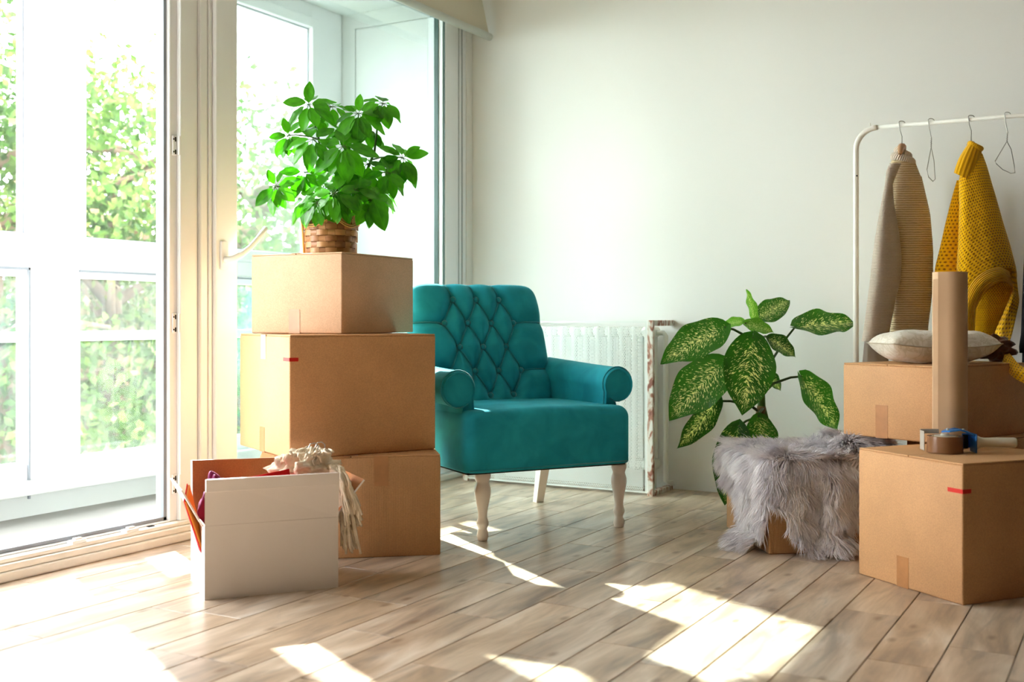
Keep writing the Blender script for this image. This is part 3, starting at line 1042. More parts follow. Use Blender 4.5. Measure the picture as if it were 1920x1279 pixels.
backrest = part('backrest', MB().grid(front_fn, NU, NV).grid(rear_fn, 30, 30), M['velvet'], chair, smooth=True)
for r_ in btn:
    for (bx, bs) in r_:
        mb_ = MB()
        base = back_pt(bx, bs, -0.012)
        nrm = (back_pt(bx, bs, 1) - back_pt(bx, bs, 0)).normalized()
        q = nrm.to_track_quat('Z', 'Y').to_matrix()
        prof = [(0.0105, 0.0), (0.0125, 0.003), (0.0118, 0.008), (0.008, 0.012), (0.003, 0.0135)]
        mt = MB().lathe(prof, 14)
        mb_.add([base + q @ Vector(p) for p in mt.v], mt.f)
        part('button', mb_, M['velvet_seam'], backrest, smooth=True)
for (p, q) in segs:
    pts = []
    bow = 0.010 if abs(q[1] - p[1]) > 0.03 and abs(q[0]) < BW - 0.01 and q[1] < p[1] else 0.0
    sgn = 1 if q[0] > p[0] else -1
    for i in range(9):
        t_ = i / 8
        x, s = p[0] + (q[0] - p[0]) * t_, p[1] + (q[1] - p[1]) * t_
        u_, v_ = x / BW, s / BHH
        e = edge_in(min(1, max(-1, u_)), min(1, max(-1, v_)), 9)
        pts.append(back_pt(x + CXB(u_, v_), s, -0.055 + 0.055 * e + (tuft(x, s) + 0.0065) * e + 0.001))
    part('pleat', MB().tube(pts, 0.0028, 6), M['velvet_seam'], backrest, smooth=True)

leg_prof = [(0.0165, 0.0), (0.0185, 0.006), (0.0215, 0.018), (0.0200, 0.030), (0.0160, 0.040), (0.0165, 0.046), (0.0215, 0.057), (0.0225, 0.064), (0.0195, 0.074),
            (0.0165, 0.084), (0.0170, 0.100), (0.0205, 0.122), (0.0265, 0.150), (0.0300, 0.172), (0.0295, 0.188), (0.0250, 0.203), (0.0228, 0.210), (0.0245, 0.216),
            (0.0295, 0.228), (0.0300, 0.238), (0.0280, 0.252)]
for lx in (-0.290, 0.290):
    part('leg', MB().lathe(leg_prof, 24, (lx, 0.0, 0)), M['leg_white'], chair, smooth=True)
for lx in (-0.290, 0.290):
    s = 1 if lx > 0 else -1
    m = MB()
    w0, w1 = 0.017, 0.024
    bx, by = lx, 0.655
    tx, ty = lx - s * 0.02, 0.55
    m.hexa([(bx - w0, by - w0, 0), (bx + w0, by - w0, 0), (bx + w0, by + w0, 0), (bx - w0, by + w0, 0),
            (tx - w1, ty - w1, 0.25), (tx + w1, ty - w1, 0.25), (tx + w1, ty + w1, 0.25), (tx - w1, ty + w1, 0.25)])
    part('leg', m, M['leg_white'], chair)

# ------------------------------------------------------------------ radiator and its perforated screen
def peeling():
    N = NT('peeling_paint')
    mp = N.mapping(scale=(26, 26, 9))
    nz = N.n('ShaderNodeTexNoise', Scale=1.0, Detail=5.0, Distortion=1.6)
    N.l(mp, 'Vector', nz, 'Vector')
    r = N.ramp([(0.40, lin('#8a5344')), (0.46, lin('#b07a66')), (0.50, lin('#cbb6a6')), (0.56, lin('#e2ded6'))], nz)
    N.l(r, 'Color', N.b, 'Base Color')
    N.b.inputs['Roughness'].default_value = 0.55
    N.bump(nz, 'Fac', 0.3, 0.004)
    return N.m


M['peel'] = peeling()
M['screen'] = plain('white_enamel', '#e2e4e0', 0.4, 0.4)
M['rad'] = plain('radiator_white', '#e9ebe6', 0.35, 0.4)
SX0, SX1, SY, SZ0, SZ1 = -2.915, -1.935, 4.672, 0.012, 0.790
scr = thing('radiator_screen', 'white perforated metal radiator screen with peeling reddish frame edge', 'radiator cover', ((SX0 + SX1) / 2, SY, 0))
hp_ = 0.0094
hx = int((SX1 - 0.026 - SX0 - 0.02) / hp_)
hz = int((SZ1 - SZ0 - 0.03) / (hp_ * 0.866))
ro, ri = hp_ / math.sqrt(3), hp_ * 0.33
ang = np.radians(np.arange(6) * 60 + 30)
ang2 = ang
cxs, czs = np.meshgrid(np.arange(hx), np.arange(hz))
gx = SX0 + 0.02 + (cxs + 0.5 * (czs % 2)) * hp_
gz = SZ0 + 0.015 + czs * hp_ * 0.866
gx, gz = gx.ravel(), gz.ravel()
K = len(gx)
V = np.zeros((K, 12, 3))
V[:, :6, 0] = gx[:, None] + ro * np.cos(ang)
V[:, :6, 2] = gz[:, None] + ro * np.sin(ang)
V[:, 6:, 0] = gx[:, None] + ri * np.cos(ang2)
V[:, 6:, 2] = gz[:, None] + ri * np.sin(ang2)
V[:, :, 1] = 0
F = np.array([[i, (i + 1) % 6, 6 + (i + 1) % 6, 6 + i] for i in range(6)])
FF = (np.arange(K)[:, None, None] * 12 + F[None]).reshape(-1, 4)


def np_mesh(name, V, FF, mat, smooth=False):
    me = bpy.data.meshes.new(name)
    nv, nf, k = len(V), len(FF), FF.shape[1]
    me.vertices.add(nv)
    me.vertices.foreach_set('co', np.ascontiguousarray(V, dtype=np.float32).ravel())
    me.loops.add(nf * k)
    me.loops.foreach_set('vertex_index', np.ascontiguousarray(FF, dtype=np.int32).ravel())
    me.polygons.add(nf)
    me.polygons.foreach_set('loop_start', np.arange(0, nf * k, k, dtype=np.int32))
    me.polygons.foreach_set('loop_total', np.full(nf, k, dtype=np.int32))
    if smooth:
        me.polygons.foreach_set('use_smooth', np.ones(nf, dtype=bool))
    me.update(calc_edges=True)
    me.validate()
    me.materials.append(mat)
    return me


Vp = V.reshape(-1, 3).copy()
Vp[:, 0] -= (SX0 + SX1) / 2
o = link('perforated_sheet', np_mesh('perforated_sheet', Vp, FF, M['screen']), scr)
o['kind'] = 'stuff'
part('edge_strip', MB().box((SX1 - 0.022, SY - 0.003, SZ0), (SX1 - 0.004, SY + 0.002, SZ1)).box((SX0 + 0.008, SY - 0.002, SZ1 - 0.008), (SX1 - 0.004, SY + 0.002, SZ1))
     .box((SX0 + 0.008, SY - 0.002, SZ0), (SX1 - 0.004, SY + 0.002, SZ0 + 0.008)), M['screen'], scr, world=True)
part('frame_post', MB().bbox((SX1 - 0.010, SY - 0.006, 0.0), (SX1 + 0.018, SY + 0.014, SZ1 + 0.004), 0.002, 1), M['peel'], scr, world=True, label='frame post with peeling white paint')
part('frame_post', MB().bbox((SX0 - 0.012, SY - 0.006, 0.0), (SX0 + 0.016, SY + 0.014, SZ1 + 0.004), 0.002, 1), M['peel'], scr, world=True)
part('top_bracket', MB().bbox((SX1 - 0.006, SY + 0.014, SZ1 - 0.022), (SX1 + 0.018, YB - 0.001, SZ1 + 0.004), 0.002, 1), M['peel'], scr, world=True)
part('bottom_bracket', MB().bbox((SX1 - 0.012, SY + 0.014, 0.0), (SX1 + 0.018, YB - 0.02, 0.020), 0.002, 1), M['peel'], scr, world=True)

rad = thing('radiator', 'white cast iron column radiator standing behind the perforated screen', 'radiator', (-2.39, 4.82, 0))
for i in range(14):
    x = -2.800 + 0.0625 * i
    m = MB()
    m.bbox((x - 0.014, 4.755, 0.10), (x + 0.014, 4.785, 0.765), 0.012, 3)
    m.bbox((x - 0.012, 4.845, 0.10), (x + 0.012, 4.875, 0.765), 0.012, 3)
    m.bbox((x - 0.030, 4.760, 0.715), (x + 0.030, 4.870, 0.765), 0.018, 3)
    m.bbox((x - 0.030, 4.760, 0.100), (x + 0.030, 4.870, 0.150), 0.018, 3)
    shade_auto(part('section', m, M['rad'], rad, world=True), 40)
for xx in (-2.80, -2.80 + 0.0625 * 13):
    part('foot', MB().bbox((xx - 0.012, 4.775, 0.0), (xx + 0.012, 4.855, 0.105), 0.004, 1), M['rad'], rad, world=True)
vl = part('pipe', MB().tube([(-1.960, 4.815, 0.735), (-1.925, 4.815, 0.735), (-1.915, 4.815, 0.720), (-1.915, 4.815, 0.05), (-1.915, 4.90, 0.03)], 0.012, 12), M['rad'], rad, smooth=True, world=True)
part('valve_knob', MB().tube([(-1.975, 4.775, 0.735), (-1.975, 4.735, 0.735)], [0.022, 0.020], 16).tube([(-1.975, 4.815, 0.735), (-1.975, 4.775, 0.735)], 0.012, 12), M['rad'], vl, world=True)

# ------------------------------------------------------------------ grey fur throw on its box
FC, FD = Vector((-1.104, 3.712, 0)), R(35.0)
fe1 = Vector((math.cos(FD), math.sin(FD), 0))      # along the front edge, to the right
fe2 = Vector((-math.sin(FD), math.cos(FD), 0))     # back along the left side
HB = FURH


def hang(p):
    """how far the skin hangs below the top edge; p<0 runs back along the left side, p>0 along the front"""
    pts = [(-0.46, 0.06), (-0.36, 0.10), (-0.26, 0.14), (-0.20, 0.19), (-0.165, 0.26), (-0.14, 0.308), (-0.07, 0.308), (-0.035, 0.305), (-0.005, 0.23), (0.015, 0.14), (0.045, 0.17), (0.075, 0.25), (0.10, 0.295),
           (0.15, 0.308), (0.23, 0.308), (0.262, 0.28), (0.29, 0.21), (0.34, 0.15), (0.42, 0.12), (0.50, 0.10)]
    for (a, ha), (b, hb) in zip(pts, pts[1:]):
        if a <= p <= b:
            k = (p - a) / (b - a)
            k = k * k * (3 - 2 * k)
            return ha + (hb - ha) * k
    return 0.1


def throw_pt(p, q):
    """q<0 on top of the box, inwards from the edge; q>0 hanging down, 0..1 of the hang"""
    rc = 0.05                                           # the skin rounds the corner
    if p < -rc:
        base, out, inn = FC + fe2 * (-p), -fe1, fe1
    elif p > rc:
        base, out, inn = FC + fe1 * p, -fe2, fe2
    else:
        k = (p + rc) / (2 * rc)
        base = (FC + fe2 * rc).lerp(FC + fe1 * rc, k) * (1 - k * (1 - k) * 2) + FC * (k * (1 - k) * 2)
        out = (-fe1 * (1 - k) - fe2 * k).normalized()
        inn = -out
    wav = 0.008 * math.sin(p * 37) + 0.006 * math.sin(p * 61 + 1.3)
    if q < 0:
        depth = -q
        sp_ = min(1, max(0, (p - 0.20) / 0.12)) * min(1, max(0, (depth - 0.015) / 0.06))
        lift = 0.014 + 0.040 * sp_ * sp_ * (3 - 2 * sp_) + 0.012 * math.sin(p * 21 + depth * 17) * math.sin(depth * 13 + 1)
        return base + inn * (depth - 0.012) + Vector((0, 0, HB + max(0.008, lift)))
    h = hang(p) * q
    bul = 0.018 + 0.016 * min(1, h / 0.05) + wav * min(1, h / 0.1)
    foot = max(0, h - 0.25) * (0.9 if p < 0 else 0.7)
    return base + out * (bul + foot) + Vector((0, 0, max(0.012, HB + 0.012 - h)))


M['fur_skin'] = plain('fur_skin', '#b5afb6', 0.9, 0.05)


def fur_mat():
    N = NT('grey_fur')
    mp = N.mapping()
    nz = N.n('ShaderNodeTexNoise', Scale=11.0, Detail=5.0, Distortion=0.8)
    N.l(mp, 'Vector', nz, 'Vector')
    r = N.ramp([(0.3, lin('#d2ccd4')), (0.5, lin('#ebe6ea')), (0.7, lin('#fbf8fa'))], nz)
    N.l(r, 'Color', N.b, 'Base Color')
    N.b.inputs['Roughness'].default_value = 0.5
    N.b.inputs['Specular IOR Level'].default_value = 0.3
    return N.m


M['fur'] = fur_mat()
thr = thing('fur_throw', 'long haired silver grey fur throw draped over a cardboard box', 'throw', (*(FC + fe1 * 0.15 + fe2 * 0.1)[:2], 0.012))
NP, NQ = 110, 26
skin = MB()
skin.grid(lambda u_, v_: throw_pt(-0.46 + 0.94 * u_, -0.30 + 0.30 * v_ if v_ < 1 else 0.0), NP, 10)
skin.grid(lambda u_, v_: throw_pt(-0.46 + 0.94 * u_, v_), NP, NQ)
part('hide', skin, M['fur_skin'], thr, smooth=True, world=True)
NH = 60000
rf = np.random.default_rng(21)
pp = rf.uniform(-0.46, 0.48, NH)
ontop = rf.random(NH) < 0.36
qq = np.where(ontop, -0.30 * rf.random(NH) ** 1.35, rf.random(NH) ** 1.15)
# sample points on a lattice for speed
LP = np.linspace(-0.46, 0.48, 213)
LQ = np.concatenate([np.linspace(-0.30, -0.01, 30), np.linspace(0.0, 1.0, 61)])
LAT = np.array([[throw_pt(a, b)[:] for b in LQ] for a in LP])
HL = np.array([hang(a) for a in LP])
fi = (pp + 0.46) / 0.94 * 212
i0 = np.clip(fi.astype(int), 0, 211)
fr_ = (fi - i0)[:, None]
jf = np.interp(qq, LQ, np.arange(len(LQ)))
j0 = np.clip(jf.astype(int), 0, len(LQ) - 2)
jr = (jf - j0)[:, None]
root = (LAT[i0, j0] * (1 - fr_) + LAT[i0 + 1, j0] * fr_) * (1 - jr) + (LAT[i0, j0 + 1] * (1 - fr_) + LAT[i0 + 1, j0 + 1] * fr_) * jr
du = LAT[i0 + 1, j0] - LAT[i0, j0]
dv = LAT[i0, j0 + 1] - LAT[i0, j0]
keep = ontop | (rf.random(NH) < np.interp(pp, LP, HL) / 0.31)
nrm = np.cross(dv, du)
nrm /= np.linalg.norm(nrm, axis=1)[:, None] + 1e-9
outw = np.array((-fe1 * 0.6 - fe2 * 0.8)[:])
flip = np.where(ontop, np.sign(nrm[:, 2] + 1e-9), np.sign((nrm * outw).sum(1) + 1e-9))
nrm *= flip[:, None]
flow = dv / (np.linalg.norm(dv, axis=1)[:, None] + 1e-9)
cst = np.array((-fe1 * 0.35 - fe2 * 0.90)[:])
flow = np.where(ontop[:, None], flow * 0.45 + cst * 0.55, flow)
flow = flow / (np.linalg.norm(flow, axis=1)[:, None] + 1e-9)
# clumps: strands share a wobble with their neighbours
def wob(s, ph):
    x, y, z = root[:, 0] * s, root[:, 1] * s, root[:, 2] * s
    return np.sin(x * 1.3 + y * .7 + ph) * np.sin(y * 1.1 - z * 1.7 + ph * 2) + np.sin(z * 1.9 + x * .8 + ph * 3) * 0.6


side = np.cross(nrm, flow)
tilt = (wob(34, 0.3) * 0.45 + wob(90, 1.7) * 0.35)[:, None]
up_ = (0.42 + 0.26 * wob(28, 2.2) + rf.normal(0, 0.10, NH))[:, None]
d0 = nrm * np.clip(up_ + 0.25, 0.15, 1.2) + flow * 0.75 + side * tilt + rf.normal(0, 0.16, (NH, 3))
d1_ = nrm * np.clip(up_ * 0.5, 0.0, 0.6) + flow * 1.0 + side * tilt * 1.3 + np.array([0, 0, -0.30]) + rf.normal(0, 0.16, (NH, 3))
d0 /= np.linalg.norm(d0, axis=1)[:, None]
d1_ /= np.linalg.norm(d1_, axis=1)[:, None]
ln = (0.050 + 0.022 * rf.random(NH) + 0.010 * wob(40, 4))[:, None]
NS = 4
wid = (0.0011 + 0.0009 * rf.random(NH))[:, None]
sd = np.cross(d0, rf.normal(0, 1, (NH, 3)))
sd /= np.linalg.norm(sd, axis=1)[:, None] + 1e-9
pos = root - nrm * 0.004
rings = []
for k in range(NS + 1):
    t_ = k / NS
    w_ = wid * (1 - t_ ** 1.5 * 0.9)
    rings.append((pos - sd * w_, pos + sd * w_))
    step = d0 * (1 - t_) + d1_ * t_
    pos = pos + step / np.linalg.norm(step, axis=1)[:, None] * ln / NS
    pos[:, 2] = np.maximum(pos[:, 2], 0.002)
Vh = np.stack([np.stack(r_, 1) for r_ in rings], 1).reshape(NH, (NS + 1) * 2, 3)[keep]
NHk = len(Vh)
Fh = np.array([[2 * k, 2 * k + 1, 2 * k + 3, 2 * k + 2] for k in range(NS)])
FFh = (np.arange(NHk)[:, None, None] * (NS + 1) * 2 + Fh[None]).reshape(-1, 4)
Vh = Vh.reshape(-1, 3) - np.array(thr.location[:])
o = link('fur', np_mesh('fur', Vh, FFh, M['fur'], True), thr)
o['kind'] = 'stuff'


# ------------------------------------------------------------------ leaves
def leaf_mesh(name, mat, length=1.0, width=0.42, fold=0.18, droop=0.25, wave=0.0, nu=8, nv=16, shape=0.55, tip=1.0, waves=3, base_lobe=0.0, thick=0.0):
    """leaf from the origin along +Y, upper side +Z"""
    def fn(u_, v_):
        x = 2 * u_ - 1
        t_ = v_
        prof = math.sin(PI * min(1, t_ ** shape)) ** 0.8 if t_ < 1 else 0
        prof = max(0.0, prof)
        if t_ > 0.8:
            prof *= 1 - 0.35 * tip * ((t_ - 0.8) / 0.2) ** 2
        hw = width / 2 * prof
        y = length * (t_ - base_lobe * abs(x) * (1 - t_) ** 3)
        z = -droop * length * t_ * t_ + abs(x) ** 1.3 * fold * hw * 1.0 - 0.0
        z += wave * math.sin(t_ * waves * 2 * PI + (0 if x > 0 else 1.4)) * abs(x) ** 2 * width
        return (x * hw, y, z)
    m = MB().grid(fn, nu, nv)
    return mesh_of(m, name, mat, True)


def orient(base, tip, normal, scale_len, mesh_len=1.0, wscale=None):
    """matrix that lays a leaf from base towards tip with the upper side facing normal"""
    y = (Vector(tip) - Vector(base))
    L = y.length
    y = y.normalized()
    n = Vector(normal)
    n = (n - y * n.dot(y))
    n = n.normalized() if n.length > 1e-5 else Vector((0, 0, 1))
    x = y.cross(n).normalized()
    s = (scale_len or L) / mesh_len
    sw = wscale if wscale else s
    m = Matrix(((x.x * sw, y.x * s, n.x * s, base[0]), (x.y * sw, y.y * s, n.y * s, base[1]), (x.z * sw, y.z * s, n.z * s, base[2]), (0, 0, 0, 1)))
    return m


def leaf_material(name, dark, light, trans, rough=0.32, spots=None, vein=0.12):
    N = NT(name)
    tc = N.n('ShaderNodeTexCoord')
    oi = N.n('ShaderNodeObjectInfo')
    sep = N.n('ShaderNodeSeparateXYZ')
    N.l(tc, 'UV', sep, 'Vector')
    # distance from the midrib
    ab = N.n('ShaderNodeMath', operation='SUBTRACT')
    ab.inputs[1].default_value = 0.5
    N.l(sep, 'X', ab, 0)
    aa = N.n('ShaderNodeMath', operation='ABSOLUTE')
    N.l(ab, 'Value', aa, 0)
    nz = N.n('ShaderNodeTexNoise', Scale=3.0, Detail=3.0)
    N.l(tc, 'UV', nz, 'Vector')
    mixr = N.n('ShaderNodeMath', operation='MULTIPLY_ADD')
    mixr.inputs[1].default_value = 0.6
    N.l(oi, 'Random', mixr, 0)
    N.l(nz, 'Fac', mixr, 2)
    r = N.ramp([(0.35, lin(dark)), (1.1 if False else 0.95, lin(light))], mixr, 'Value')
    # pale midrib
    rib = N.ramp([(0.012, (1, 1, 1)), (0.03, (0, 0, 0))], aa, 'Value')
    mx = N.n('ShaderNodeMixRGB')
    sc_ = N.n('ShaderNodeMath', operation='MULTIPLY')
    sc_.inputs[1].default_value = 0.45
    N.l(rib, 'Color', sc_, 0)
    N.l(sc_, 'Value', mx, 'Fac')
    N.l(r, 'Color', mx, 1)
    mx.inputs[2].default_value = lin(light)
    col = mx
    # side veins: v + k * |u| makes chevrons
    ch = N.n('ShaderNodeMath', operation='MULTIPLY_ADD')
    ch.inputs[1].default_value = -0.55
    N.l(aa, 'Value', ch, 0)
    N.l(sep, 'Y', ch, 2)
    if spots:
        # elongated flecks lying along the side veins
        cx_ = N.n('ShaderNodeMath', operation='MULTIPLY')
        cx_.inputs[1].default_value = 15.0
        N.l(sep, 'X', cx_, 0)
        cy_ = N.n('ShaderNodeMath', operation='MULTIPLY')
        cy_.inputs[1].default_value = 62.0
        N.l(ch, 'Value', cy_, 0)
        cb = N.n('ShaderNodeCombineXYZ')
        N.l(cx_, 'Value', cb, 'X')
        N.l(cy_, 'Value', cb, 'Y')
        rz = N.n('ShaderNodeMath', operation='MULTIPLY')
        rz.inputs[1].default_value = 50.0
        N.l(oi, 'Random', rz, 0)
        N.l(rz, 'Value', cb, 'Z')
        ns = N.n('ShaderNodeTexNoise', Scale=1.0, Detail=2.5, Roughness=0.6, Distortion=0.3)
        N.l(cb, 'Vector', ns, 'Vector')
        # more flecks near the middle
        thr_ = N.n('ShaderNodeMath', operation='MULTIPLY_ADD')
        thr_.inputs[1].default_value = -0.30
        N.l(aa, 'Value', thr_, 0)
        N.l(ns, 'Fac', thr_, 2)
        vfall = N.ramp([(0.03, (0.0, 0, 0)), (0.15, (0.10, 0.10, 0.10)), (0.85, (0.10, 0.10, 0.10)), (0.97, (0, 0, 0))], sep, 'Y')
        a2 = N.n('ShaderNodeMath', operation='ADD')
        N.l(thr_, 'Value', a2, 0)
        N.l(vfall, 'Color', a2, 1)
        sp_ = N.ramp([(0.612, (0, 0, 0)), (0.630, (1, 1, 1))], a2, 'Value')
        m2 = N.n('ShaderNodeMixRGB')
        N.l(sp_, 'Color', m2, 'Fac')
        N.l(col, 'Color', m2, 1)
        m2.inputs[2].default_value = lin(spots)
        col = m2
    N.l(col, 'Color', N.b, 'Base Color')
    N.b.inputs['Roughness'].default_value = rough
    N.b.inputs['Specular IOR Level'].default_value = 0.45
    wv = N.n('ShaderNodeMath', operation='SINE')
    ml = N.n('ShaderNodeMath', operation='MULTIPLY')
    ml.inputs[1].default_value = 95.0
    N.l(ch, 'Value', ml, 0)
    N.l(ml, 'Value', wv, 0)
    N.bump(wv, 'Value', vein, 0.004)
    tl = N.n('ShaderNodeBsdfTranslucent')
    tmx = N.n('ShaderNodeMixRGB', blend_type='MULTIPLY', Fac=1.0)
    N.l(col, 'Color', tmx, 1)
    tmx.inputs[2].default_value = (*trans, 1)
    N.l(tmx, 'Color', tl, 'Color')
    ms = N.n('ShaderNodeMixShader', Fac=0.38)
    N.l(N.b, 'BSDF', ms, 1)
    N.l(tl, 'BSDF', ms, 2)
    N.l(ms, 'Shader', N.out, 'Surface')
    return N.m


M['dief'] = leaf_material('spotted_leaf', '#173f10', '#2f6a18', (1.5, 1.6, 0.8), 0.30, spots='#e6e9a8')
M['dief_young'] = leaf_material('young_leaf', '#3f7f1e', '#6ba534', (1.6, 1.7, 0.9), 0.35, spots='#c8d98a')
M['stem_green'] = plain('stem_green', '#3d5c22', 0.5, 0.3, var=0.15, vscale=30)
M['stem_brown'] = plain('stem_brown', '#6c5a3c', 0.7, 0.2, var=0.3, vscale=40)
M['stem_dark'] = plain('petiole_dark', '#2f4218', 0.4, 0.4)

# ------------------------------------------------------------------ spotted dumb cane behind the fur box
pot_c = Vector((-1.378, 4.560, 0))
dp = thing('spotted_plant', 'tall dumb cane plant with cream flecked green leaves by the wall', 'plant', pot_c)
dp_rgb = M['plastic_pot'] = plain('plastic_pot', '#8a5a3c', 0.5, 0.4)
part('pot', MB().lathe([(0.085, 0.0), (0.088, 0.004), (0.108, 0.19), (0.116, 0.195), (0.117, 0.22), (0.108, 0.222), (0.105, 0.20)], 32, cap=False).lathe([(0.086, 0.0), (0.001, 0.001)], 32, cap=False),
     dp_rgb, dp, smooth=True)
part('soil', MB().lathe([(0.106, 0.195), (0.001, 0.205)], 24, cap=False), plain('soil', '#3a2a1e', 0.95, 0.05, bump=0.6, bscale=60), dp)
DZ = 4.62


def dpp(x, y, d=0.0):
    return at(x, y, DZ + d)


trunk = [pot_c + Vector((0, 0, 0.18)), dpp(1437, 860), dpp(1436, 800), dpp(1428, 762), dpp(1426, 715), dpp(1422, 660), dpp(1418, 625)]
part('trunk', MB().tube(trunk, [0.022, 0.021, 0.019, 0.017, 0.015, 0.012, 0.009], 12), M['stem_green'], dp, smooth=True, world=True)
part('bark_scar', MB().tube([dpp(1425, 777, -0.01), dpp(1427, 769, -0.012), dpp(1428, 762, -0.011)], [0.0185, 0.0192, 0.0185], 12), M['stem_brown'], dp, smooth=True, world=True)
# (attach on trunk, leaf base, leaf tip, width in px, base depth, tip depth, normal tilt up, side tilt, young, droop)
dleaves = [
    ((1421, 655), (1358, 614), (1238, 674), 66, -0.05, -0.10, 0.75, -0.1, 0, 0.10),
    ((1426, 710), (1357, 680), (1253, 783), 78, -0.14, -0.20, 0.50, -0.3, 0, 0.08),
    ((1422, 660), (1411, 634), (1393, 777), 80, -0.16, -0.26, 0.30, 0.0, 0, 0.06),
    ((1434, 780), (1345, 752), (1275, 842), 40, -0.10, -0.16, 0.6, 0.75, 0, 0.12),
    ((1418, 632), (1394, 603), (1351, 608), 22, 0.08, 0.10, 0.9, 0.0, 1, 0.12),
    ((1418, 625), (1416, 603), (1398, 543), 24, 0.0, 0.02, 0.1, 0.8, 1, -0.04),
    ((1418, 628), (1421, 598), (1482, 561), 40, 0.06, 0.16, 0.7, 0.3, 0, 0.03),
    ((1418, 630), (1397, 607), (1452, 620), 30, -0.10, -0.12, 0.9, 0.0, 1, 0.10),
    ((1420, 650), (1441, 634), (1495, 666), 36, -0.08, -0.10, 0.8, 0.1, 0, 0.12),
    ((1427, 720), (1492, 612), (1612, 600), 50, 0.02, 0.16, 0.75, 0.1, 0, 0.06),
    ((1426, 705), (1437, 700), (1468, 729), 24, 0.06, 0.04, 0.8, 0.0, 0, 0.25),
    ((1428, 740), (1503, 706), (1579, 808), 62, 0.0, 0.02, 0.55, 0.35, 0, 0.08),
    ((1434, 790), (1385, 800), (1357, 948), 60, -0.10, -0.12, 0.35, -0.35, 0, 0.06),
    ((1434, 775), (1422, 782), (1436, 870), 52, -0.08, -0.14, 0.3, 0.2, 0, 0.05),
    ((1434, 785), (1400, 812), (1398, 900), 44, 0.0, -0.04, 0.3, 0.0, 0, 0.05),
]
for i, (tr_, b_, t_, wpx, bd, td, upn, sdn, young, drp) in enumerate(dleaves):
    base, tip = dpp(b_[0], b_[1], bd), dpp(t_[0], t_[1], td)
    L = (tip - base).length
    wid_ = wpx * DZ / FPX * 1.18
    me = leaf_mesh('leaf', M['dief_young' if young else 'dief'], 1.0, 1.0, 0.10 if upn < 0.8 else 0.16, drp, 0.028, 10, 22, 0.78, 1.0, 2.5, 0.10)
    nrm_ = -FW * 1.0 + Vector((0, 0, 1)) * upn + RT * sdn
    mt = orient(base, tip, nrm_, L, 1.0, wid_)
    att = dpp(*tr_)
    mid = att.lerp(base, 0.5) + Vector((0, 0, 0.03 if att.z < base.z + 0.05 else 0.05))
    pt_ = part('petiole', MB().tube([att, att.lerp(mid, .6) + Vector((0, 0, .006)), mid.lerp(base, .45), base], [0.0075, 0.006, 0.005, 0.0045], 8), M['stem_dark'], dp, smooth=True, world=True)
    inv = parent_world(pt_).inverted()
    link('leaf', me, pt_, inv @ mt)

# ------------------------------------------------------------------ umbrella plant in a woven basket
bz = 0.7485 + 0.283 + 0.0006
bkc = at(620, 473, 4.02)
bkc = Vector((bkc.x, bkc.y, bz))
bk = thing('woven_basket', 'small brown woven basket on the topmost box of the window stack', 'basket', bkc)


def strip_mat():
    N = NT('woven_strip')
    oi = N.n('ShaderNodeObjectInfo')
    r = N.ramp([(0.0, lin('#8a5a34')), (0.5, lin('#a8713f')), (1.0, lin('#c08d58'))], oi, 'Random')
    mp = N.mapping(scale=(8, 8, 160))
    nz = N.n('ShaderNodeTexNoise', Scale=1.0, Detail=3.0)
    N.l(mp, 'Vector', nz, 'Vector')
    mx = N.n('ShaderNodeMixRGB', blend_type='MULTIPLY', Fac=0.5)
    N.l(r, 'Color', mx, 1)
    r2 = N.ramp([(0.3, (0.6, 0.55, 0.5)), (0.7, (1.1, 1.1, 1.1))], nz)
    N.l(r2, 'Color', mx, 2)
    N.l(mx, 'Color', N.b, 'Base Color')
    N.b.inputs['Roughness'].default_value = 0.45
    N.bump(nz, 'Fac', 0.25, 0.003)
    return N.m


M['strip'] = strip_mat()
BR0, BR1, BKH = 0.092, 0.102, 0.170
part('liner', MB().lathe([(BR0 - 0.006, 0.002), (BR1 - 0.008, BKH - 0.004)], 28, cap=False).lathe([(BR0 - 0.006, 0.002), (0.001, 0.002)], 28, cap=False), plain('basket_liner', '#4a2d1a', 0.8, 0.1), bk, smooth=True)
NA, NR = 18, 8
rh = BKH / NR
hstrip = MB().grid(lambda u_, v_: (0.0165 * (2 * u_ - 1) * 1.22, -0.0035 - 0.005 * math.cos((u_ - 0.5) * PI), (v_ - 0.5) * rh * 0.94), 8, 2)
hs = mesh_of(hstrip, 'weaver', M['strip'], True)
vstrip = MB().grid(lambda u_, v_: (0.0125 * (2 * u_ - 1), -0.0025 - 0.003 * math.sin(v_ * PI), (v_ - 0.5) * rh * 1.05), 3, 5)
vsm = mesh_of(vstrip, 'stake', M['strip'], True)
for j in range(NR):
    z = (j + 0.5) * rh
    rr_ = BR0 + (BR1 - BR0) * z / BKH - 0.006
    for i in range(NA):
        a = 2 * PI * i / NA
        me, nm = (hs, 'weaver') if (i + j) % 2 == 0 else (vsm, 'stake')
        mtx = Matrix.Translation((rr_ * math.sin(a), -rr_ * math.cos(a), z)) @ Matrix.Rotation(a, 4, 'Z')
        link(nm, me, bk, mtx)
part('rim', MB().tube([(BR1 * math.cos(2 * PI * k / 32), BR1 * math.sin(2 * PI * k / 32), BKH) for k in range(32)], 0.006, 8, closed=True), M['strip'], bk, smooth=True)
M['cord'] = plain('straw_cord', '#c99a52', 0.6, 0.3)
cam_a = math.atan2(-(bkc.y), -(bkc.x))       # direction from the basket to the viewer
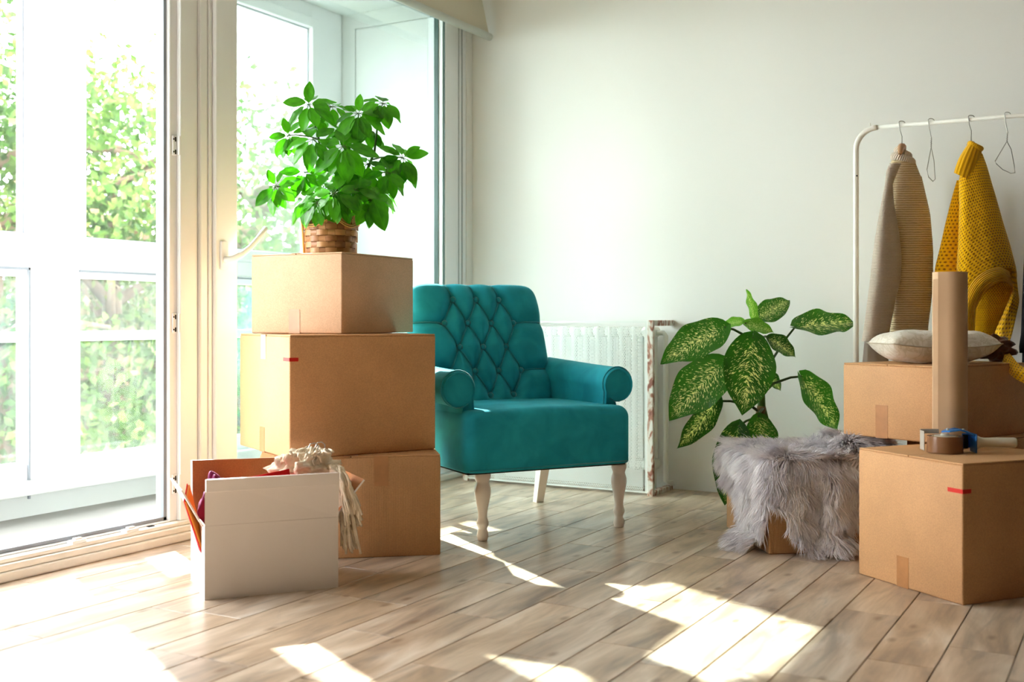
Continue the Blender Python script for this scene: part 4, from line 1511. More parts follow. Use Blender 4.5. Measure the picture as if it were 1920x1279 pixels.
for j, (a0, a1, sagz) in enumerate([(-1.45, 0.10, 0.060), (0.02, 1.45, 0.060), (1.45, 3.0, 0.055), (-3.0, -1.45, 0.055)]):
    for dz_ in (0.0, 0.0045):
        pts = []
        for k in range(13):
            t_ = k / 12
            a = cam_a + (a0 + (a1 - a0) * t_)
            z = 0.142 - sagz * 4 * t_ * (1 - t_) * (0.75 if dz_ else 0.8) + dz_
            r_ = BR0 + (BR1 - BR0) * z / BKH + 0.0075
            pts.append((r_ * math.cos(a), r_ * math.sin(a), z))
        part('cord', MB().tube(pts, 0.0020, 6), M['cord'], bk, smooth=True)
mbv = MB()
for s_ in (-1.5, -1.32):
    a = cam_a + s_
    mbv.tube([((BR0 + 0.004) * math.cos(a), (BR0 + 0.004) * math.sin(a), 0.002), ((BR1 + 0.005) * math.cos(a), (BR1 + 0.005) * math.sin(a), BKH)], 0.003, 6)
part('side_cane', mbv, M['cord'], bk, smooth=True)['kind'] = 'stuff'

up_pl = thing('umbrella_plant', 'bushy green umbrella plant growing in the woven basket', 'plant', bkc + Vector((0, 0, 0.02)))
part('soil', MB().lathe([(BR1 - 0.018, 0.118), (0.001, 0.124)], 24, cap=False), plain('potting_soil', '#33251a', 0.95, 0.05), up_pl)
M['schef'] = leaf_material('umbrella_leaf', '#1f5c0a', '#459218', (1.8, 2.0, 0.5), 0.28, vein=0.02)
leafA = leaf_mesh('leaflet', M['schef'], 1.0, 0.54, 0.14, 0.10, 0.02, 6, 12, 0.95, 0.3)
leafB = leaf_mesh('leaflet', M['schef'], 1.0, 0.50, 0.16, 0.22, 0.03, 6, 12, 0.90, 0.3)
SD = 4.02
stems = [[(605, 470, 0.0), (600, 410, 0.0), (604, 340, 0.02), (603, 300, 0.03), (598, 262, 0.03), (585, 215, 0.02)],
         [(625, 470, 0.0), (640, 400, -0.02), (654, 345, -0.03), (662, 300, -0.02), (667, 260, 0.0), (673, 222, 0.02)],
         [(632, 470, 0.02), (652, 400, 0.05), (672, 350, 0.06), (690, 315, 0.07), (702, 285, 0.08), (709, 225, 0.06)]]
st3 = []
for k, st in enumerate(stems):
    P = [at(x, y, SD + d) for (x, y, d) in st]
    st3.append(P)
    part('stem', MB().tube(P, [0.008, 0.0075, 0.006, 0.005, 0.0045, 0.003], 8), M['stem_green'], up_pl, smooth=True, world=True)


def near_stem(p):
    best, bq = 9, None
    for P in st3:
        for a, b in zip(P[1:], P[2:]):
            for k in range(5):
                q = a.lerp(b, k / 4)
                if q.z < p.z + 0.0 and (q - p).length < best:
                    best, bq = (q - p).length, q
    if bq is None:
        bq = min((q for P in st3 for q in P[1:]), key=lambda q: (q - p).length)
    return bq


# hub x, y in the photograph, depth offset, leaflet length in px, tilt of the umbrella axis (right, towards viewer, up), first turn
hubs = [(579, 196, -0.02, 44, (-0.10, 0.45, 0.75)), (623, 200, 0.06, 34, (0.0, 0.30, 0.85)), (672, 213, -0.05, 44, (0.05, 0.50, 0.75)), (718, 194, 0.02, 40, (0.35, 0.30, 0.80)),
        (541, 254, 0.00, 36, (-0.45, 0.45, 0.65)), (587, 262, -0.10, 44, (-0.05, 0.60, 0.70)), (642, 243, 0.08, 36, (0.0, 0.3, 0.9)), (644, 274, -0.12, 50, (0.05, 0.65, 0.65)),
        (755, 296, 0.06, 42, (0.60, 0.35, 0.60)), (727, 324, -0.02, 40, (0.45, 0.45, 0.65)), (569, 324, -0.02, 40, (-0.45, 0.45, 0.65)), (517, 350, -0.04, 36, (-0.65, 0.55, 0.45)),
        (640, 347, -0.14, 40, (0.0, 0.65, 0.65)), (606, 357, -0.13, 44, (-0.2, 0.6, 0.65)), (695, 376, -0.12, 36, (0.45, 0.65, 0.45)), (703, 362, -0.06, 42, (0.5, 0.5, 0.55)),
        (596, 380, -0.16, 32, (-0.4, 0.7, 0.45)), (628, 362, -0.18, 36, (-0.05, 0.75, 0.55)), (664, 358, -0.15, 38, (0.15, 0.7, 0.6)), (690, 308, 0.06, 38, (0.2, 0.3, 0.8)),
        (574, 374, -0.08, 38, (-0.5, 0.55, 0.5)), (618, 300, 0.10, 38, (-0.1, 0.1, 0.9)), (655, 320, 0.12, 40, (0.1, 0.05, 0.9)), (600, 225, 0.12, 34, (-0.1, -0.1, 0.95)),
        (690, 245, 0.12, 36, (0.2, -0.1, 0.9)), (640, 378, -0.17, 28, (0.0, 0.8, 0.4)), (720, 362, 0.05, 34, (0.6, 0.2, 0.6))]
for k, (hx_, hy_, hd, lpx, tilt_) in enumerate(hubs):
    hub = at(hx_, hy_, SD + hd)
    axis = (RT * tilt_[0] - FW * (tilt_[1] + 0.35) + Vector((0, 0, tilt_[2]))).normalized()
    src = near_stem(hub)
    mid = src.lerp(hub, 0.5) + Vector((0, 0, 0.012))
    n_l = random.choice([7, 8, 8, 9])
    cl = MB().tube([src, src.lerp(mid, .6), mid.lerp(hub, .5), hub], [0.003, 0.0026, 0.0022, 0.002], 6)
    ref = RT - axis * RT.dot(axis)
    ref.normalize()
    bi = axis.cross(ref)
    a0 = random.uniform(0, 2 * PI)
    Lm = lpx * 1.14 * SD / FPX
    mats_ = []
    for i in range(n_l):
        a = a0 + 2 * PI * i / n_l + random.uniform(-.12, .12)
        rad_ = ref * math.cos(a) + bi * math.sin(a)
        d_ = rad_ * 1.0 - axis * 0.22 + Vector((0, 0, -0.50)) * (1.0 - max(0, rad_.z + 0.1) * 1.2)
        d_.normalize()
        p0 = hub + (rad_ * 0.9 - Vector((0, 0, 0.15))).normalized() * 0.017
        cl.tube([hub, hub.lerp(p0, .6) + axis * 0.001, p0], [0.0013, 0.0011, 0.001], 5)
        ll = Lm * random.uniform(0.85, 1.15)
        nn = axis * 0.8 + rad_ * 0.45
        mats_.append((orient(p0, p0 + d_, nn, ll), leafA if i % 2 else leafB))
    pe_ = part('leaf_stalk', cl, M['stem_green'], up_pl, smooth=True, world=True)
    inv = parent_world(pe_).inverted()
    for (mt, me) in mats_:
        link('leaflet', me, pe_, inv @ mt)

# single leaflets that show against the window
stalks = [c for c in up_pl.children if c.name.startswith('leaf_stalk')]
extra = [((579, 193), (580, 152), 0), ((574, 192), (529, 190), 0), ((585, 193), (619, 203), 0), ((672, 208), (675, 176), 2), ((666, 208), (645, 199), 2), ((678, 208), (702, 190), 2),
         ((726, 197), (750, 222), 3), ((719, 198), (729, 241), 3), ((713, 197), (704, 236), 3), ((763, 294), (803, 285), 8), ((760, 290), (787, 274), 8), ((761, 302), (778, 345), 8), ((750, 290), (728, 281), 8),
         ((541, 250), (531, 221), 4), ((536, 254), (503, 256), 4), ((537, 259), (516, 293), 4), ((541, 260), (540, 292), 4), ((513, 354), (477, 385), 11), ((517, 355), (521, 389), 11), ((514, 345), (502, 318), 11),
         ((523, 347), (552, 343), 11), ((563, 322), (524, 321), 10), ((567, 329), (548, 370), 10), ((704, 250), (712, 276), 24), ((700, 372), (722, 432), 14), ((694, 388), (692, 424), 14), ((733, 326), (757, 352), 9),
         ((724, 318), (702, 312), 9), ((575, 380), (556, 408), 20), ((598, 398), (590, 424), 16)]
for (b_, t_, hub_i) in extra:
    st = stalks[hub_i]
    dd_ = SD + hubs[hub_i][2] - 0.02
    base, tip = at(b_[0], b_[1], dd_), at(t_[0], t_[1], dd_ - 0.015)
    mt = orient(base, tip, -FW + Vector((0, 0, 0.5)), (tip - base).length)
    link('leaflet', leafA, st, parent_world(st).inverted() @ mt)

# ------------------------------------------------------------------ clothes rail
M['rail'] = plain('white_enamel_tube', '#e8e4dc', 0.35, 0.5)
RY = 4.66
RX0, RX1, RZ = -1.022, 0.42, 1.578
rk = thing('clothes_rail', 'white tubular clothes rail with rounded corner against the back wall', 'clothes rack', ((RX0 + RX1) / 2, RY, 0))


def arc(cx, cz, r, a0, a1, n=9):
    return [(cx + r * math.cos(R(a0 + (a1 - a0) * k / n)), RY, cz + r * math.sin(R(a0 + (a1 - a0) * k / n))) for k in range(n + 1)]


rb = 0.085
pl = [(RX0, RY, 0.02), (RX0, RY, 1.0)] + arc(RX0 + rb, RZ - rb, rb, 180, 90)
part('post', MB().tube(pl, 0.0115, 14), M['rail'], rk, smooth=True, world=True)
pr = [(RX1, RY, 0.02), (RX1, RY, 1.0)] + arc(RX1 - rb, RZ - rb, rb, 0, 90)
part('post', MB().tube(pr, 0.0115, 14), M['rail'], rk, smooth=True, world=True)
part('rail', MB().tube([(RX0 + rb - 0.01, RY, RZ), (RX1 - rb + 0.01, RY, RZ)], 0.0080, 14), M['rail'], rk, smooth=True, world=True)
part('lock_pin', MB().tube([(RX0 + 0.055, RY, RZ + 0.004), (RX0 + 0.055, RY, RZ + 0.020)], 0.003, 8), M['rail'], rk, world=True)
part('snap_button', MB().tube([(RX0 + 0.006, RY - 0.011, 1.385), (RX0 + 0.006, RY - 0.013, 1.385)], 0.0035, 8), M['dark'], rk, world=True)
for fx in (RX0, RX1):
    part('foot_bar', MB().tube([(fx, RY - 0.15, 0.0125), (fx, RY + 0.20, 0.0125)], 0.0120, 12), M['rail'], rk, smooth=True, world=True)


def rail_x(px_):
    # where the ray of this pixel column meets the plane of the rail
    d = FW + RT * ((px_ - 960) / FPX)
    return d.x * RY / d.y


M['wire'] = plain('galvanised_wire', '#a7a49c', 0.35, 0.5, metal=0.8)
M['hanger_wood'] = plain('hanger_wood', '#b98a62', 0.4, 0.4, var=0.1)


def hook_pts(x, drop=0.06, r=0.0125):
    """hook over the rail, seen with the opening to the right; returns points ending below"""
    pts = [(x + r * 0.7, RY + 0.012, RZ - 0.004)]
    for k in range(9):
        a = R(-5 + 190 * k / 8)
        pts.append((x + r * 0.75 * math.cos(a) , RY + r * 0.9 * math.cos(a), RZ + 0.0105 + 0.012 * math.sin(a) * 0.55))
    pts += [(x - r * 0.5, RY - 0.008, RZ - 0.02), (x, RY, RZ - drop)]
    return pts


# empty bent wire hangers, seen nearly end on
for (hx, outline, lab) in ((1746, [(1746, 276), (1738, 318), (1741, 332), (1749, 340), (1753.5, 336), (1751, 300)], 'narrow empty wire hanger between the beige and the yellow sweater'),
                           (1889, [(1888, 265), (1866, 302), (1868, 307), (1880, 318), (1895, 325), (1903, 324), (1902, 312), (1896, 280)], 'wide empty bent wire hanger to the right of the yellow sweater')):
    x = rail_x(hx)
    wh = thing('wire_hanger', lab, 'hanger', (x, RY, RZ - 0.3), 0, 'wire hangers on the rail')
    dd = Vector((x, RY, 0)).dot(FW)
    loop = [at(a, b, dd + 0.20 * (a - hx) / 20) for (a, b) in outline]
    hk = [Vector(p) for p in hook_pts(x)]
    part('hook', MB().tube(hk + [loop[0]], 0.0016, 6), M['wire'], wh, smooth=True, world=True)
    tw = [hk[-1].lerp(loop[0], k / 20) + Vector((0.0022 * math.cos(k * 1.6), 0.0022 * math.sin(k * 1.6), 0)) for k in range(21)]
    part('twisted_neck', MB().tube(tw, 0.0014, 5), M['wire'], wh, smooth=True, world=True)
    part('loop', MB().tube(loop + [loop[0]], 0.0015, 6), M['wire'], wh, smooth=True, world=True)


def knit(name, col, col2, su, sv, kind, bump=0.5):
    N = NT(name)
    tc = N.n('ShaderNodeTexCoord')
    mp = N.n('ShaderNodeMapping')
    mp.inputs['Scale'].default_value = (su, sv, 1)
    N.l(tc, 'UV', mp, 'Vector')
    if kind == 'holes':
        sep = N.n('ShaderNodeSeparateXYZ')
        N.l(mp, 'Vector', sep, 'Vector')
        # staggered rows of small holes
        fl = N.n('ShaderNodeMath', operation='FLOOR')
        N.l(sep, 'Y', fl, 0)
        half = N.n('ShaderNodeMath', operation='MULTIPLY_ADD')
        half.inputs[1].default_value = 0.5
        N.l(fl, 'Value', half, 0)
        N.l(sep, 'X', half, 2)
        fx = N.n('ShaderNodeMath', operation='FRACT')
        N.l(half, 'Value', fx, 0)
        fy = N.n('ShaderNodeMath', operation='FRACT')
        N.l(sep, 'Y', fy, 0)
        cb = N.n('ShaderNodeCombineXYZ')
        N.l(fx, 'Value', cb, 'X')
        N.l(fy, 'Value', cb, 'Y')
        ds = N.n('ShaderNodeVectorMath', operation='DISTANCE')
        N.l(cb, 'Vector', ds, 0)
        ds.inputs[1].default_value = (0.5, 0.5, 0)
        r = N.ramp([(0.20, lin(col2)), (0.30, lin(col))], ds, 'Value')
        N.l(r, 'Color', N.b, 'Base Color')
        hb = N.ramp([(0.15, (0, 0, 0)), (0.40, (1, 1, 1))], ds, 'Value')
        N.bump(hb, 'Color', bump, 0.006)
    else:
        wv = N.n('ShaderNodeTexWave', Scale=1.0, Distortion=1.2, Detail=2.0, bands_direction='Y' if kind == 'rib_y' else 'X')
        wv.inputs['Detail Scale'].default_value = 3.0
        N.l(mp, 'Vector', wv, 'Vector')
        r = N.ramp([(0.15, lin(col2)), (0.6, lin(col))], wv)
        nz = N.n('ShaderNodeTexNoise', Scale=8.0, Detail=4.0)
        N.l(mp, 'Vector', nz, 'Vector')
        mx = N.n('ShaderNodeMixRGB', blend_type='MULTIPLY', Fac=0.35)
        N.l(r, 'Color', mx, 1)
        N.l(nz, 'Color', mx, 2)
        N.l(r, 'Color', N.b, 'Base Color')
        ad = N.n('ShaderNodeMath', operation='MULTIPLY_ADD')
        ad.inputs[1].default_value = 0.4
        N.l(nz, 'Fac', ad, 0)
        N.l(wv, 'Fac', ad, 2)
        N.bump(ad, 'Value', bump, 0.005)
    N.b.inputs['Roughness'].default_value = 0.9
    N.b.inputs['Specular IOR Level'].default_value = 0.1
    N.b.inputs['Sheen Weight'].default_value = 0.2
    return N.m


M['beige_rib'] = knit('beige_rib_knit', '#e0c9a6', '#b79c74', 10, 27.0, 'rib_y', 0.6)
M['beige_sleeve'] = knit('beige_sleeve_knit', '#eedccc', '#c6b09b', 14, 62, 'rib_y', 0.8)
M['yellow_hole'] = knit('yellow_open_knit', '#fdc40e', '#b57604', 44, 44, 'holes', 0.6)
M['yellow_sleeve'] = knit('yellow_sleeve_knit', '#fdc40e', '#b57604', 16, 40, 'holes', 0.6)
M['yellow_rib'] = knit('yellow_rib_knit', '#f0b40a', '#c98a05', 22, 1, 'rib_x', 0.7)
M['yellow_plain'] = knit('yellow_fine_knit', '#fcc010', '#e3a60a', 60, 60, 'rib_y', 0.4)


def lerp_tab(tab, y):
    """rows of (y, values...) interpolated smoothly"""
    for a, b in zip(tab, tab[1:]):
        if a[0] <= y <= b[0]:
            k = (y - a[0]) / (b[0] - a[0])
            return [p + (q - p) * k for p, q in zip(a[1:], b[1:])]
    return list(tab[0][1:] if y < tab[0][0] else tab[-1][1:])


def garment_tube(tab, D, flat=0.55, folds=(), n=56, m=60, y0=None, y1=None, yfun=None, tilt=0.0):
    """tube whose outline follows rows (y, left x, right x) of the photograph at depth D; flat is depth over width.
    folds: (angular count, amplitude, phase, drift). yfun(angle) -> lowest y, for slanting hems"""
    y0 = tab[0][0] if y0 is None else y0
    y1 = tab[-1][0] if y1 is None else y1

    def fn(u_, v_):
        a = 2 * PI * u_
        ye = yfun(a) if yfun else y1
        y = y0 + (ye - y0) * v_
        l, r_ = lerp_tab(tab, y)[:2]
        cx, hw = (l + r_) / 2, (r_ - l) / 2
        s = 1.0
        for (k, amp, ph, dr) in folds:
            s += amp * math.sin(k * a + ph + dr * v_) * min(1, v_ * 3)
        x = cx + hw * math.cos(a) * (1 + (s - 1) * 0.35)
        dep = D - math.sin(a) * hw * D / FPX * flat * s + tilt * (x - cx) / 100
        return at(x, y, dep)
    return fn, n, m


SWD = Vector((rail_x(1690), RY, 0)).dot(FW)
bs = thing('beige_sweater', 'beige ribbed turtleneck sweater hanging at the left end of the clothes rail', 'sweater', (rail_x(1690), RY, 0.63))
# body: (y, left, right)
body_tab = [(300, 1672, 1714), (312, 1667, 1719), (330, 1664, 1726), (350, 1664, 1731), (400, 1666, 1741), (450, 1668, 1747), (520, 1668, 1748), (570, 1668, 1744), (600, 1668, 1739), (664, 1668, 1738)]
fn, n_, m_ = garment_tube(body_tab, SWD, 0.95, ((3, 0.10, 0.4, 0.5), (5, 0.07, 1.9, -0.8)), 64, 60)
part('body', MB().grid(fn, n_, m_, wrap=True), M['beige_rib'], bs, smooth=True, world=True)
sl_tab = [(306, 1668, 1690), (320, 1662, 1684), (345, 1659, 1674), (380, 1652, 1676), (440, 1641, 1686), (480, 1635, 1690), (520, 1631, 1689), (560, 1626, 1680), (600, 1621, 1672), (640, 1615, 1664)]
fn, n_, m_ = garment_tube(sl_tab, SWD - 0.10, 0.75, ((3, 0.08, 1.0, 1.5), (4, 0.06, 0.2, -1.0)), 40, 50)
part('sleeve', MB().grid(fn, n_, m_, wrap=True), M['beige_sleeve'], bs, smooth=True, world=True)
cf_tab = [(636, 1621, 1664), (660, 1619, 1664), (680, 1617, 1666)]
fn, n_, m_ = garment_tube(cf_tab, SWD - 0.10, 0.60, ((9, 0.05, 0, 0.2),), 54, 10)
part('cuff', MB().grid(fn, n_, m_, wrap=True), M['beige_sleeve'], bs, smooth=True, world=True)
fs_tab = [(330, 1716, 1728), (400, 1725, 1744), (470, 1730, 1750), (540, 1731, 1749), (600, 1729, 1742), (640, 1728, 1738)]
fn, n_, m_ = garment_tube(fs_tab, SWD + 0.10, 0.9, ((3, 0.05, 1, 1),), 24, 30)
part('sleeve', MB().grid(fn, n_, m_, wrap=True), M['beige_rib'], bs, smooth=True, world=True)
for (yy, l, r_, th) in ((287, 1677, 1709, 6.0), (299, 1671, 1715, 7.5)):
    pts = []
    for k in range(24):
        a = 2 * PI * k / 24
        hw = (r_ - l) / 2 - th
        pts.append(at((l + r_) / 2 + hw * math.cos(a), yy + 5 * math.cos(a), SWD - math.sin(a) * hw * SWD / FPX * 0.9))
    part('collar', MB().tube(pts, th * SWD / FPX * 1.25, 10, closed=True), M['beige_sleeve'], bs, smooth=True, world=True)
part('shoulder', MB().grid(lambda u_, v_: at(1693 + (21 - 6 * v_) * math.cos(2 * PI * u_), 306 - 8 * v_, SWD - (21 - 6 * v_) * math.sin(2 * PI * u_) * SWD / FPX * 0.95), 32, 4, wrap=True), M['beige_sleeve'], bs, smooth=True, world=True)


def wood_hanger(px_, ytop, D, lab):
    x = rail_x(px_)
    h = thing('coat_hanger', lab, 'hanger', (x, RY, RZ - 0.25), 0, 'wooden hangers on the rail')
    hk = [Vector(p) for p in hook_pts(x, 0.045)]
    top = at(px_, ytop + 2, D)
    part('hook', MB().tube(hk + [top], 0.0020, 6), M['wire'], h, smooth=True, world=True)
    ax = (FW * 0.9 + RT * 0.45).normalized()
    pts = []
    for k in range(-8, 9):
        t_ = k / 8
        pts.append(top + Vector((0, 0, -0.014)) + ax * (0.055 * t_) + Vector((0, 0, -0.030 * abs(t_) ** 1.5)))
    part('yoke', MB().tube(pts, [0.008 + 0.010 * (1 - abs(k) / 8) ** 0.8 for k in range(-8, 9)], 10), M['hanger_wood'], h, smooth=True, world=True)


wood_hanger(1691, 268, SWD, 'wooden hanger showing at the neck of the beige sweater')

YWD = Vector((rail_x(1821), RY, 0)).dot(FW) - 0.02
ys = thing('yellow_sweater', 'chunky mustard yellow turtleneck sweater trailing over the cardboard box', 'sweater', (rail_x(1821), RY, 0.58))
yb_tab = [(288, 1812, 1842), (310, 1803, 1850), (340, 1797, 1858), (380, 1797, 1869), (420, 1796, 1880), (460, 1794, 1892), (500, 1791, 1902), (540, 1790, 1908), (640, 1788, 1912)]
fn, n_, m_ = garment_tube(yb_tab, YWD, 0.80, ((3, 0.10, 0.6, 0.6), (5, 0.05, 2.0, -0.5)), 72, 60, yfun=lambda a: 512 + 60 * (0.5 - 0.5 * math.cos(a)) - 26 * math.sin(a) if math.sin(a) > 0 else 512 + 60 * (0.5 - 0.5 * math.cos(a)) + 60 * (-math.sin(a)))
part('body', MB().grid(fn, n_, m_, wrap=True), M['yellow_hole'], ys, smooth=True, world=True)
# ribbed hem sweeping round under the front, higher on the right
hem_out = [(1796, 640), (1799, 598), (1806, 562), (1822, 528), (1845, 508), (1872, 500), (1893, 508)]
hem_in = [(1828, 632), (1829, 596), (1833, 572), (1846, 550), (1866, 534), (1886, 530), (1899, 540)]


def poly_at(pts, t_):
    f_ = t_ * (len(pts) - 1)
    i = min(int(f_), len(pts) - 2)
    k = f_ - i
    p0 = pts[max(i - 1, 0)]
    p1, p2 = pts[i], pts[i + 1]
    p3 = pts[min(i + 2, len(pts) - 1)]
    return [0.5 * (2 * b + (c - a) * k + (2 * a - 5 * b + 4 * c - d) * k * k + (3 * b - a - 3 * c + d) * k ** 3) for a, b, c, d in zip(p0, p1, p2, p3)]


def hem_fn(off):
    def fn(u_, v_):
        a, b = poly_at(hem_out, u_), poly_at(hem_in, u_)
        x, y = a[0] + (b[0] - a[0]) * v_, a[1] + (b[1] - a[1]) * v_
        dep = YWD - 0.070 - 0.018 * math.sin(v_ * PI) - 0.022 * math.sin(u_ * PI) + off
        return at(x, y, dep)
    return fn


M['yellow_hem'] = knit('yellow_hem_knit', '#f0b40c', '#c88a06', 26.0, 3.0, 'rib_x', 0.8)
M['yellow_hem2'] = knit('yellow_hem_rows', '#fdc210', '#c98a05', 1.0, 3.2, 'rib_y', 0.9)
part('hem', MB().grid(hem_fn(0.0), 60, 14).grid(lambda u_, v_: hem_fn(0.012)(1 - u_, v_), 60, 14), M['yellow_hem2'], ys, smooth=True, world=True, label='thick ribbed hem')
# far sleeve, left and behind
fl_tab = [(338, 1794, 1806), (380, 1782, 1808), (420, 1772, 1810), (460, 1763, 1812), (500, 1753, 1812), (530, 1750, 1812), (600, 1748, 1812)]
fn, n_, m_ = garment_tube(fl_tab, YWD + 0.10, 0.5, ((3, 0.05, 0.5, 1.0),), 40, 40)
part('sleeve', MB().grid(fn, n_, m_, wrap=True), M['yellow_sleeve'], ys, smooth=True, world=True)
# back panel hanging lower behind the hem
bp_tab = [(520, 1826, 1904), (560, 1826, 1896), (600, 1827, 1882), (640, 1828, 1866), (660, 1832, 1858)]
fn, n_, m_ = garment_tube(bp_tab, YWD - 0.01, 0.35, ((4, 0.06, 0.5, 1.0),), 40, 24)
part('back_panel', MB().grid(fn, n_, m_, wrap=True), M['yellow_hole'], ys, smooth=True, world=True)
# near sleeve twisting down and over the edge of the box
ns_l = [(1894, 500), (1899, 540), (1896, 552), (1882, 585), (1864, 630), (1872, 660), (1886, 690), (1900, 708), (1930, 724)]
ns_r = [(1904, 500), (1909, 545), (1911, 565), (1906, 590), (1898, 625), (1890, 655), (1898, 668), (1915, 686), (1950, 700)]
ns_d = [0.0, -0.02, -0.05, -0.08, -0.18, -0.30, -0.42, -0.52, -0.60]


def ns_fn(u_, v_):
    a = 2 * PI * u_
    l, r_ = poly_at(ns_l, v_), poly_at(ns_r, v_)
    f_ = v_ * (len(ns_d) - 1)
    i = min(int(f_), len(ns_d) - 2)
    D = YWD + ns_d[i] + (ns_d[i + 1] - ns_d[i]) * (f_ - i)
    cx, cy = (l[0] + r_[0]) / 2, (l[1] + r_[1]) / 2
    hx, hy = (r_[0] - l[0]) / 2, (r_[1] - l[1]) / 2
    p = at(cx + hx * math.cos(a), cy + hy * math.cos(a), D - 0.022 * math.sin(a) * (1 + 0.3 * math.sin(3 * a + 4 * v_)))
    return p


part('sleeve', MB().grid(ns_fn, 40, 70, wrap=True), M['yellow_sleeve'], ys, smooth=True, world=True)
# rolled collar
def col_fn(u_, v_):
    a = 2 * PI * u_
    # the collar leans: its lower edge swings out to the left
    top, bot = (1829, 274, 13), (1806, 332, 19)
    cx = top[0] + (bot[0] - top[0]) * v_
    cy = top[1] + (bot[1] - top[1]) * v_
    hw = top[2] + (bot[2] - top[2]) * v_ + 3.5 * math.sin(v_ * PI)
    rib = 1 + 0.035 * math.cos(a * 15)
    return at(cx + hw * math.cos(a) * 0.92 * rib, cy + hw * math.cos(a) * 0.42 - (6 * math.sin(a) if math.sin(a) > 0 else 0) * (1 - v_), YWD - 0.012 - hw * math.sin(a) * rib * YWD / FPX * 0.9)


part('collar', MB().grid(col_fn, 90, 16, wrap=True), M['yellow_plain'], ys, smooth=True, world=True)
ctp = [at(1829 + 10 * math.cos(2 * PI * k / 20), 274 + 5 * math.cos(2 * PI * k / 20), YWD - 0.012 - 10 * math.sin(2 * PI * k / 20) * YWD / FPX) for k in range(20)]
part('collar_roll', MB().tube(ctp, 0.011, 10, closed=True), M['yellow_plain'], ys, smooth=True, world=True)
wood_hanger(1821, 264, YWD + 0.02, 'wooden hanger showing at the neck of the yellow sweater')

# dark coat at the right edge
CTD = Vector((rail_x(1975), RY, 0)).dot(FW) - 0.02
ct = thing('black_coat', 'black coat on the rail, mostly cut off by the right edge', 'coat', (rail_x(1975), RY, 0.5))
M['black_cloth'] = plain('black_cloth', '#17171a', 0.85, 0.15, bump=0.2, bscale=200)
ct_tab = [(255, 1966, 1984), (290, 1938, 2012), (330, 1930, 2020), (540, 1920, 2034), (630, 1916, 2040), (720, 1914, 2044)]
fn, n_, m_ = garment_tube(ct_tab, CTD, 0.7, ((3, 0.06, 0.6, 0.6),), 40, 40)
part('body', MB().grid(fn, n_, m_, wrap=True), M['black_cloth'], ct, smooth=True, world=True)
for (tb, dd) in (([(320, 1930, 1944), (440, 1922, 1946), (540, 1917, 1944), (626, 1914, 1940), (650, 1910, 1938), (662, 1911, 1936)], -0.09),):
    fn, n_, m_ = garment_tube(tb, CTD + dd, 0.8, ((3, 0.05, 0.2, 1),), 28, 30)
    part('sleeve', MB().grid(fn, n_, m_, wrap=True), M['black_cloth'], ct, smooth=True, world=True)
wood_hanger(1975, 254, CTD, 'wooden hanger at the neck of the black coat, right of the view')

# ------------------------------------------------------------------ cushion, brown cloth, paper roll, tape dispenser
UZ = BOXH + 0.0005 + 0.250


def satin():
    N = NT('cream_satin')
    mp = N.mapping()
    nz = N.n('ShaderNodeTexNoise', Scale=16.0, Detail=4.0, Distortion=2.2)
    N.l(mp, 'Vector', nz, 'Vector')
    r = N.ramp([(0.42, lin('#dcd2c4')), (0.5, lin('#c9bda9')), (0.58, lin('#dfd6ca'))], nz)
    N.l(r, 'Color', N.b, 'Base Color')
    N.b.inputs['Roughness'].default_value = 0.38
    N.b.inputs['Sheen Weight'].default_value = 0.3
    N.bump(nz, 'Fac', 0.35, 0.01)
    return N.m


cu_c = at(1750, 660, 3.86)
cu = thing('cushion', 'cream satin cushion lying on the cardboard box under the sweaters', 'cushion', (cu_c.x, cu_c.y, UZ + 0.001), YAW + R(6))
CW, CD_, CH = 0.198, 0.110, 0.056


def cush(sg):
    def fn(u_, v_):
        a, b = 2 * u_ - 1, 2 * v_ - 1
        px_ = a * CW * (1 - 0.10 * (1 - abs(a)) * b * b - 0.03 * b * b)
        py_ = b * CD_ * (1 - 0.16 * (1 - a * a) * 0 - 0.10 * (1 - abs(b)) * a * a)
        e = max(0, 1 - a ** 4) ** 0.55 * max(0, 1 - b ** 4) ** 0.55
        wr = 0.004 * math.sin(9 * a + 3 * b) * math.sin(7 * b + 2) * e
        z = sg * (CH * e) + wr
        zc = CH + 0.012 * abs(a) ** 3
        z = zc + z
        return (px_, py_, max(0.0, z))
    return fn


m = MB()
m.grid(cush(1), 36, 28)
m.grid(lambda u_, v_: cush(-1)(1 - u_, v_), 36, 28)
part('cover', m, satin(), cu, smooth=True)
sm = []
for k in range(60):
    t_ = k / 60 * 4
    i, f_ = int(t_), t_ % 1
    a, b = [(-1 + 2 * f_, -1), (1, -1 + 2 * f_), (1 - 2 * f_, 1), (-1, 1 - 2 * f_)][i]
    sm.append(cush(0)((a + 1) / 2, (b + 1) / 2))
part('seam', MB().tube(sm, 0.0022, 6, closed=True), plain('cushion_seam', '#b9ab97', 0.6, 0.2), cu, smooth=True)

bcl = at(1862, 668, 3.98)
crumple_thing('brown_cloth', 'crumpled dark brown velvet cloth behind the cushion on the box', 'cloth', (bcl.x, bcl.y, UZ + 0.044), (0.066, 0.05, 0.042), 17, plain('brown_velvet', '#5d3012', 0.6, 0.3, var=0.4, vscale=40, sheen=0.3), 0.5, 4.0, YAW)

pr_c = at(1781, 800, 3.49)
ro_ = thing('paper_roll', 'tall roll of brown wrapping paper standing on the front box', 'paper roll', (pr_c.x, pr_c.y, BOXH + 0.0008), YAW)
M['kraft'] = plain('kraft_paper', '#c8a683', 0.6, 0.25, var=0.05, bump=0.06, bscale=50)
RH = 3.49 * (800 - 511) / FPX + (at(0, 800, 3.49).z - BOXH)


